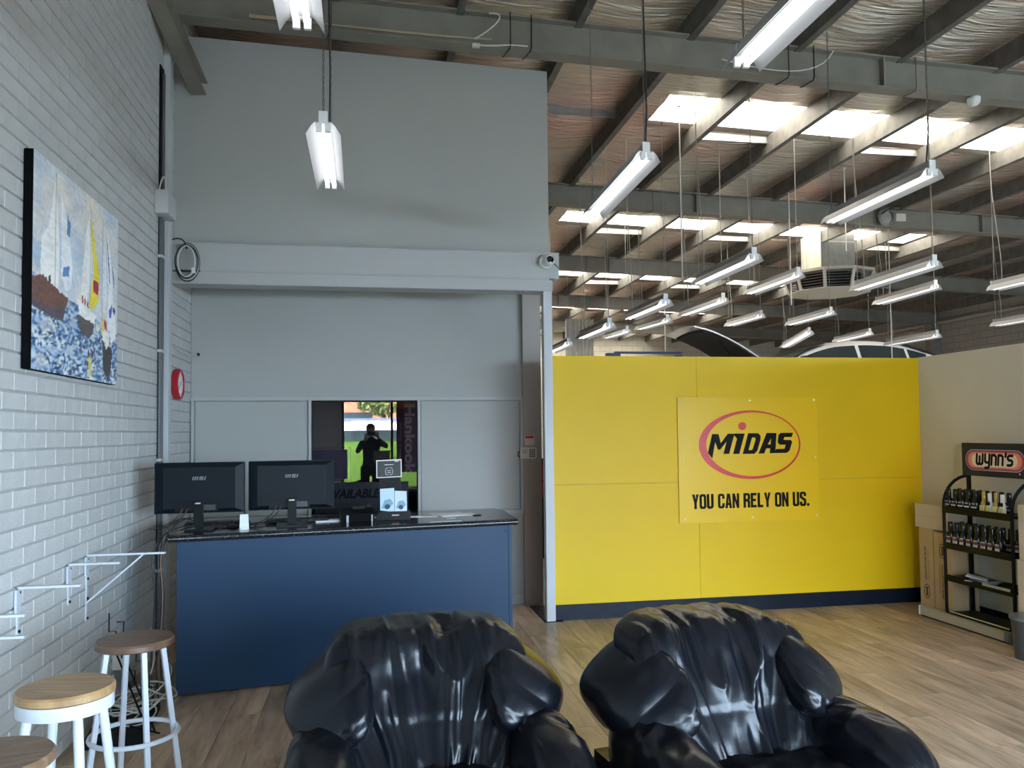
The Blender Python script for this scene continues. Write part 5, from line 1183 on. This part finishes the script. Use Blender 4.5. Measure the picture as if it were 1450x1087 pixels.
def side_glass(x0, x1, name='side_window'):
    for s in (-1, 1):
        b = MB(); n = 8
        for i in range(n + 1):
            x = x0 + (x1 - x0) * i / n; zr = zroof(x); belt = 0.96; w = 0.88; cab = max(0, zr - belt) / 0.5
            ztop = belt + (zr - belt) * 0.80 - 0.015; yb_ = w * 0.955; yt = w * (0.95 - 0.20 * cab * (ztop - belt) / max(0.01, (zr - belt) * 0.75))
            for dd in (0.004, 0.012): b.v += [(x, s * (yb_ + dd), belt + 0.01), (x, s * (yt + dd), max(belt + 0.012, ztop))]
        for i in range(n):
            a = i * 4; c = a + 4; b.f += [(a + 2, c + 2, c + 3, a + 3), (a, a + 1, c + 1, c), (a + 1, a + 3, c + 3, c + 1), (a, c, c + 2, a + 2)]
        b.build(name, car_glass, car, smooth=False)
side_glass(-0.80, 0.30); side_glass(0.38, 1.30); side_glass(1.36, 1.72, 'quarter_window')
for (xa, xb, nm) in ((-1.02, -0.25, 'windscreen'), (1.42, 2.02, 'rear_window')):
    b = MB()
    for i in range(7):
        x = xa + (xb - xa) * i / 6; z = zroof(x) + 0.022; w = 0.74 - 0.13 * (z - 0.95) / 0.5
        b.v += [(x, -w, z - 0.006), (x, w, z - 0.006), (x, -w, z + 0.002), (x, w, z + 0.002)]
    for i in range(6): a = i * 4; c = a + 4; b.f += [(a + 2, a + 3, c + 3, c + 2), (a, c, c + 1, a + 1), (a, a + 2, c + 2, c), (a + 1, c + 1, c + 3, a + 3)]
    b.build(nm, car_glass, car, smooth=False)
MB().box(-0.95, -0.75, -1.06, -0.86, 0.98, 1.10, c=0.03).build('door_mirror', black_pl, car)
MB().box(-0.95, -0.75, 0.86, 1.06, 0.98, 1.10, c=0.03).build('door_mirror', black_pl, car)
for x in (-1.55, 1.55):
    for s in (-1, 1):
        Mw = frame((x, s * 0.80, 0.32), (1, 0, 0), (0, 0, 1))
        wh = MB().lathe([(0.0, -0.1), (0.22, -0.1), (0.31, -0.09), (0.325, 0), (0.31, 0.09), (0.22, 0.1), (0, 0.1)], 28, Mw).build('wheel', rubber, car)
        MB().lathe([(0.20, -0.105), (0.21, 0.105), (0, 0.105)], 20, Mw).build('rim', galv, wh)
for s in (-1, 1): MB().box(-2.46, -2.30, s * 0.72 - 0.13, s * 0.72 + 0.13, 0.60, 0.74, c=0.02).build('headlamp', mat('lamp glass', (0.6, 0.62, 0.65), 0.1), car)
MB().box(-2.47, -2.40, -0.4, 0.4, 0.45, 0.65, c=0.01).build('grille', black_pl, car)
# bonnet: hinge at x=-1.2, free end up at the left
Hn = Vector((-1.22, 0, 1.0)); Fr = Vector((-3.19 + 0.0, 0, 1.0)); b = MB(); b2 = MB(); n = 14
def bonp(u, v, off):
    x = -1.35 - 1.5 * u; z = 0.90 + 0.80 * u - 0.25 * max(0, u - 0.8) ** 1.3 + 0.09 * math.sin(PI * u)
    hw_ = 0.78 * (1 - 0.10 * u * u); return Vector((x - off * 0.5, hw_ * v, z - 0.04 * v * v + off * 0.85))
for off in (0.0, 0.035):
    for i in range(n + 1):
        for j in range(9): b.v.append(tuple(bonp(i / n, -1 + j / 4, off)))
N1 = (n + 1) * 9
for i in range(n):
    for j in range(8): a = i * 9 + j; b.f += [(a, a + 9, a + 10, a + 1), (N1 + a, N1 + a + 1, N1 + a + 10, N1 + a + 9)]
for i in range(n): b.f += [(i * 9, N1 + i * 9, N1 + i * 9 + 9, i * 9 + 9), (i * 9 + 8, i * 9 + 17, N1 + i * 9 + 17, N1 + i * 9 + 8)]
for j in range(8): b.f += [(j, j + 1, N1 + j + 1, N1 + j), (n * 9 + j, N1 + n * 9 + j, N1 + n * 9 + j + 1, n * 9 + j + 1)]
bn = b.build('bonnet', car_white, car, ang=40)
b = MB()
for off in (-0.05, -0.004):
    for i in range(9):
        for j in range(5): b.v.append(tuple(bonp(0.03 + 0.85 * i / 8, (-1 + j / 2) * 0.90, off)))
for i in range(8):
    for j in range(4): a = i * 5 + j; b.f += [(a, a + 5, a + 6, a + 1), (45 + a, 45 + a + 1, 45 + a + 6, 45 + a + 5)]
for i in range(8): b.f += [(i * 5, 45 + i * 5, 50 + i * 5, 5 + i * 5), (i * 5 + 4, i * 5 + 9, 54 + i * 5, 49 + i * 5)]
for j in range(4): b.f += [(j, j + 1, 46 + j, 45 + j), (40 + j, 85 + j, 86 + j, 41 + j)]
b.build('underlay', black_flat, bn, ang=40)
MB().box(-2.10, -1.25, -0.7, 0.7, 0.60, 0.80, c=0.03).build('engine', black_met, car)
MB().tube([(-1.9, -0.7, 0.82), (-2.35, -0.62, 1.40)], 0.012, 8).build('bonnet_stay', black_met, car)
lf = thing('scissor_lift', 'blue scissor lift carrying the white car', 'lift', (8.6, 14.25, 0))
for s in (-1, 1):
    MB().box(-1.9, 1.9, s * 0.75 - 0.2, s * 0.75 + 0.2, 1.68, 1.792, c=0.01).build('platform', blue_met, lf)
    for (xa, xb) in ((-1.5, 1.5), (1.5, -1.5)):
        b = MB(); d = Vector((xb - xa, 0, 1.62)); b.box(-0.04, 0.04, -0.06, 0.06, 0, d.length, frame((xa, s * 0.75 + (0.07 if xa > 0 else -0.07), 0.08), (0, 1, 0), d.normalized().cross(Vector((0, 1, 0))), d.normalized())); b.build('scissor_arm', blue_met, lf, smooth=False)
    MB().box(-1.9, 1.9, s * 0.75 - 0.2, s * 0.75 + 0.2, 0, 0.08).build('base_frame', blue_met, lf, smooth=False)
    for x in (-1.55, 1.55): pass
gy = thing('hoist_frame', 'blue steel hoist frame with a long top bar behind the yellow wall', 'hoist', (5.55, 18.0, 0))
MB().box(0.1, 1.75, -0.05, 0.05, 3.39, 3.44, c=0.01).build('top_bar', blue_met, gy)
MB().box(-0.02, 0.20, -0.09, 0.09, 0, 3.36, c=0.01).build('column', blue_met, gy)
MB().box(1.60, 1.76, -0.08, 0.08, 0, 3.36, c=0.01).build('column', blue_met, gy)
MB().box(-0.10, 0.22, -0.1, 0.1, 3.28, 3.40, c=0.01).build('motor_box', blue_met, gy)
tc2 = thing('tool_cabinet', 'red and black tool cabinet glimpsed through the gap beside the taupe jamb', 'cabinet', (2.25, 10.2, 0))
MB().box(-0.45, 0.45, -0.25, 0.25, 0.0, 1.25, c=0.01).build('body', black_met, tc2)
for i in range(5): MB().box(-0.42, 0.42, -0.262, -0.25, 0.10 + i * 0.22, 0.29 + i * 0.22, c=0.004).build('drawer', red_pl if i > 2 else black_pl, tc2)

# ------------------------------------------------------------------ street outside the shop window (seen mirrored in the office glass)
struct(MB().box(-12, 25, -40, -2.75, -0.12, -0.02).build('floor_street', asphalt, smooth=False))
gp = thing('green_hoarding', 'lime green panel fence outside, mirrored in the dark office window', 'fence', (0.35, -4.6, 0))
for i in range(3): MB().box(-1.1 + i * 0.75, -1.1 + i * 0.75 + 0.74, 0, 0.04, 0.30, 1.40, c=0.005).build('panel', green_p, gp)
for i in range(4): MB().box(-1.13 + i * 0.75, -1.08 + i * 0.75, -0.05, 0, 0, 1.42).build('post', galv, gp, smooth=False)
van = thing('parked_van', 'white van parked outside, mirrored in the dark office window', 'van', (0.1, -8.5, 0))
MB().prism([(-0.95, 0.35), (0.95, 0.35), (0.97, 1.2), (0.90, 1.75), (0.55, 1.95), (-0.55, 1.95), (-0.90, 1.75), (-0.97, 1.2)], -4.4, 0, frame((0, 0, 0), (1, 0, 0), (0, 0, 1), (0, 1, 0))).build('body', car_white, van, ang=50)
MB().box(-0.78, 0.78, 0.0, 0.02, 1.28, 1.68, c=0.01).build('rear_window', car_glass, van)
MB().box(-0.90, 0.90, 0.0, 0.08, 0.35, 0.55, c=0.02).build('bumper', black_pl, van)
for s in (-1, 1):
    for y in (-0.9, -3.5):
        Mw = frame((s * 0.82, y, 0.33), (0, 1, 0), (0, 0, 1)); MB().lathe([(0, -0.1), (0.33, -0.1), (0.33, 0.1), (0, 0.1)], 20, Mw).build('wheel', rubber, van)
    MB().box(s * 0.90 - 0.04, s * 0.90 + 0.04, 0, 0.03, 0.75, 1.15).build('tail_lamp', red_pl, van, smooth=False)
fc = thing('street_fence', 'blue grey sheet fence across the street, mirrored in the office window', 'fence', (0, -15, 0))
for i in range(9): MB().box(-6 + i * 1.5, -6 + i * 1.5 + 1.48, 0, 0.05, 0, 2.15 + 0.0 * i).build('sheet', fence_m, fc, smooth=False)
MB().box(-6, 7.5, 0.05, 0.1, 1.9, 2.0).build('rail', galv, fc, smooth=False)
bd = thing('street_building', 'orange brick building across the street, mirrored in the office window', 'building', (-2, -24, 0))
MB().box(-8, 4.0, -6, 0, 0, 5.2).build('wall', orange_p, bd, smooth=False)
MB().box(-8.2, 4.2, -6.2, 0.2, 5.2, 5.4).build('roof', fence_m, bd, smooth=False)
for i in range(4): MB().box(-7 + i * 2.6, -5.6 + i * 2.6, 0, 0.04, 1.2, 2.6).build('window', car_glass, bd, smooth=False)
te = thing('street_tree', 'tree across the street, mirrored in the office window', 'tree', (0.6, -18.5, 0))
MB().tube([(0, 0, 0), (0.05, 0, 1.4), (0, 0.05, 2.6)], [0.16, 0.12, 0.08], 8).build('trunk', mat('bark', (0.10, 0.07, 0.05), 0.9), te)
b = MB()
for i in range(700):
    a = random.uniform(0, 2 * PI); c = random.uniform(-1, 1); r = 1.3 * random.uniform(0.3, 1) ** 0.4
    p = Vector((r * math.cos(a) * math.sqrt(1 - c * c), r * math.sin(a) * math.sqrt(1 - c * c), 3.3 + r * c * 0.8)); u = Vector((random.uniform(-1, 1), random.uniform(-1, 1), random.uniform(-1, 1))).normalized() * 0.13; w = u.orthogonal().normalized() * 0.09
    b.add([p - u, p + w, p + u, p - w], [(0, 1, 2, 3)])
tag(b.build('foliage', leaf_m, te, smooth=False), kind='stuff')
bnr = thing('window_banner', 'dark window banner with pale vertical lettering, mirrored in the office glass', 'banner', (0.81, -2.60, 0))
MB().box(-0.22, 0.24, -0.002, 0.0, 0.76, 2.38).build('sheet', translucent('dark plum banner', (0.10, 0.07, 0.10)), bnr, smooth=False)
MB().box(-0.22, 0.24, -0.006, 0.002, 2.12, 2.37).build('header_patch', translucent('orange red patch', (0.75, 0.16, 0.06)), bnr, smooth=False)
banner_print = translucent('pale banner print', (0.9, 0.86, 0.9))
fit_text('lettering', 'Hankook', 1.50, 0.22, frame((0.06, 0.004, 1.46), (0, 0, -1), (1, 0, 0)), banner_print, bnr, bold=0.03, thick=0.001)
fit_text('lettering', 'driving emotion', 0.95, 0.07, frame((-0.14, 0.004, 1.35), (0, 0, -1), (1, 0, 0)), banner_print, bnr, thick=0.001)
dc = thing('window_decal', 'dark band reading AVAILABLE, a reflection painted low on the office window glass', 'decal', (-0.145, YK + 0.009, 1.05))  # mirrored band and lettering painted straight onto the glass
MB().box(-0.33, 0.50, -0.0006, 0.0, -0.17, 0.10).build('band', mat('deep navy band', (0.010, 0.010, 0.018), 0.5, spec=0.2), dc, smooth=False)
fit_text('lettering', 'AVAILABLE', 0.50, 0.085, frame((0.0, -0.0012, 0.0), (1, 0, 0), (0, 0, 1)), mat('near black violet lettering', (0.0015, 0.0015, 0.003), 0.6, spec=0.1), dc, bold=0.04, shear=0.25, thick=0.0008)

# ------------------------------------------------------------------ photographer (mirrored in the office glass)
def skin(name, verts, edges, radii, material, parent, root=0, sub=2):
    me = bpy.data.meshes.new(name); me.from_pydata(verts, edges, []); o = bpy.data.objects.new(name, me); COL.objects.link(o)
    md = o.modifiers.new('skin', 'SKIN'); md.use_smooth_shade = True
    for i, r in enumerate(radii): me.skin_vertices[0].data[i].radius = (r, r) if not isinstance(r, tuple) else r; me.skin_vertices[0].data[i].use_root = (i == root)
    s = o.modifiers.new('sub', 'SUBSURF'); s.levels = sub; s.render_levels = sub
    me.materials.append(material)
    if parent: o.parent = parent
    return o
pn = thing('person', 'person in dark clothes holding up a phone, mirrored in the office window', 'person', (0.04, -0.42, 0))
V = [(0, 0, 0.95), (0, -0.01, 1.08), (0, -0.01, 1.25), (0, 0, 1.40), (0, 0.01, 1.48), (0, 0.03, 1.54), (-0.17, 0, 1.40), (-0.25, 0.08, 1.24), (-0.10, 0.30, 1.45), (0.17, 0, 1.42), (0.30, 0.12, 1.34), (0.14, 0.32, 1.49), (-0.10, 0, 0.90), (-0.11, 0.01, 0.5), (-0.11, -0.01, 0.10), (0.10, 0, 0.90), (0.11, 0.01, 0.5), (0.12, -0.01, 0.10), (-0.11, 0.12, 0.05), (0.12, 0.12, 0.05)]
Ed = [(0, 1), (1, 2), (2, 3), (3, 4), (4, 5), (3, 6), (6, 7), (7, 8), (3, 9), (9, 10), (10, 11), (0, 12), (12, 13), (13, 14), (0, 15), (15, 16), (16, 17), (14, 18), (17, 19)]
Rd = [(0.15, 0.11), (0.145, 0.10), (0.16, 0.11), (0.15, 0.10), 0.055, 0.05, 0.065, 0.048, 0.032, 0.065, 0.048, 0.032, 0.09, 0.065, 0.045, 0.09, 0.065, 0.045, 0.035, 0.035]
skin('body', V, Ed, Rd, shirt_m, pn)
hd_ = pillow('head', (0.074, 0.095, 0.115), 2.3, 20, lambda v, q: 0.012 * math.exp(-((q.x / 0.22) ** 2 + ((q.z + 0.05) / 0.25) ** 2)) * (q.y > 0.4) - 0.006 * math.exp(-(((abs(q.x) - 0.4) / 0.2) ** 2 + ((q.z - 0.12) / 0.14) ** 2)) * (q.y > 0.3), lambda v, q: (v.x * (1 - 0.18 * max(0, -q.z)), v.y + 0.02, v.z + 1.645), skin_m, pn)
for s in (-1, 1):
    MB().lathe([(0, 0), (0.011, 0.002), (0.008, 0.006), (0, 0.008)], 10, frame((s * 0.027, 0.107, 1.66), (1, 0, 0), (0, 0, -1))).build('eye', white_print, hd_)
    MB().prism(ellipse(0, 0, 0.014, 0.028, 12), -0.006, 0.006, frame((s * 0.075, 0.02, 1.645), (0, 1, 0), (0, 0, 1))).build('ear', skin_m, hd_)
MB().box(-0.022, 0.022, 0.106, 0.113, 1.590, 1.597, c=0.002).build('mouth', mat('lip', (0.25, 0.09, 0.07), 0.5), hd_)
pillow('hair', (0.082, 0.103, 0.085), 2.2, 14, lambda v, q: 0.004 * noise.noise(Vector((q.x * 6, q.y * 6, q.z * 6))), lambda v, q: (v.x, v.y + 0.004, max(v.z, -0.02 - 0.06 * (q.y < 0)) + 1.690), hair_m, pn)
for s, hx, hy, hz in ((-1, -0.10, 0.30, 1.45), (1, 0.14, 0.32, 1.49)):
    Vh = [(hx, hy, hz), (hx * 0.9, hy + 0.03, hz + 0.045), (hx * 0.8, hy + 0.045, hz + 0.085)]; Eh = [(0, 1), (1, 2)]; Rh = [(0.024, 0.017), (0.034, 0.015), (0.034, 0.013)]
    hnd = skin('hand', Vh, Eh, Rh, skin_m, pn, 0, 2)
    for f in range(4):
        bx = hx * 0.8 + (f - 1.5) * 0.019; bz = hz + 0.095; ln_ = (0.030, 0.036, 0.033, 0.025)[f]
        skin('finger', [(bx, hy + 0.045, bz - 0.02), (bx, hy + 0.055, bz + ln_ * 0.5), (bx - s * 0.008, hy + 0.068, bz + ln_), (bx - s * 0.018, hy + 0.062, bz + ln_ * 1.25)], [(0, 1), (1, 2), (2, 3)], [0.0095, 0.009, 0.008, 0.0065], skin_m, hnd, 0, 1)
    skin('thumb', [(hx * 0.85 - s * 0.02, hy + 0.03, hz + 0.035), (hx * 0.8 - s * 0.045, hy + 0.035, hz + 0.06), (hx * 0.8 - s * 0.055, hy + 0.045, hz + 0.09)], [(0, 1), (1, 2)], [0.012, 0.010, 0.008], skin_m, hnd, 0, 1)
skin('trousers', [(0, 0, 0.98), (-0.10, 0, 0.90), (-0.11, 0.01, 0.5), (-0.11, -0.01, 0.10), (0.10, 0, 0.90), (0.11, 0.01, 0.5), (0.12, -0.01, 0.10)], [(0, 1), (1, 2), (2, 3), (0, 4), (4, 5), (5, 6)], [(0.16, 0.12), 0.10, 0.075, 0.06, 0.10, 0.075, 0.06], trouser_m, pn)
for s in (-1, 1): MB().box(s * 0.115 - 0.045, s * 0.115 + 0.045, -0.08, 0.18, 0.0, 0.08, c=0.02).build('shoe', black_pl, pn)
ph = thing('mobile_phone', 'dark phone held up by the photographer, mirrored in the office window', 'phone', (0.055, -0.055, 1.59))
MB().box(-0.078, 0.078, -0.009, 0.0, -0.037, 0.037, c=0.003).build('body', black_pl, ph)
MB().lathe([(0.007, 0), (0.007, 0.002), (0, 0.002)], 14, frame((-0.055, 0.002, 0.016), (1, 0, 0), (0, 0, -1))).build('lens', mat('black lens', (0.005, 0.005, 0.005), 0.08), ph)
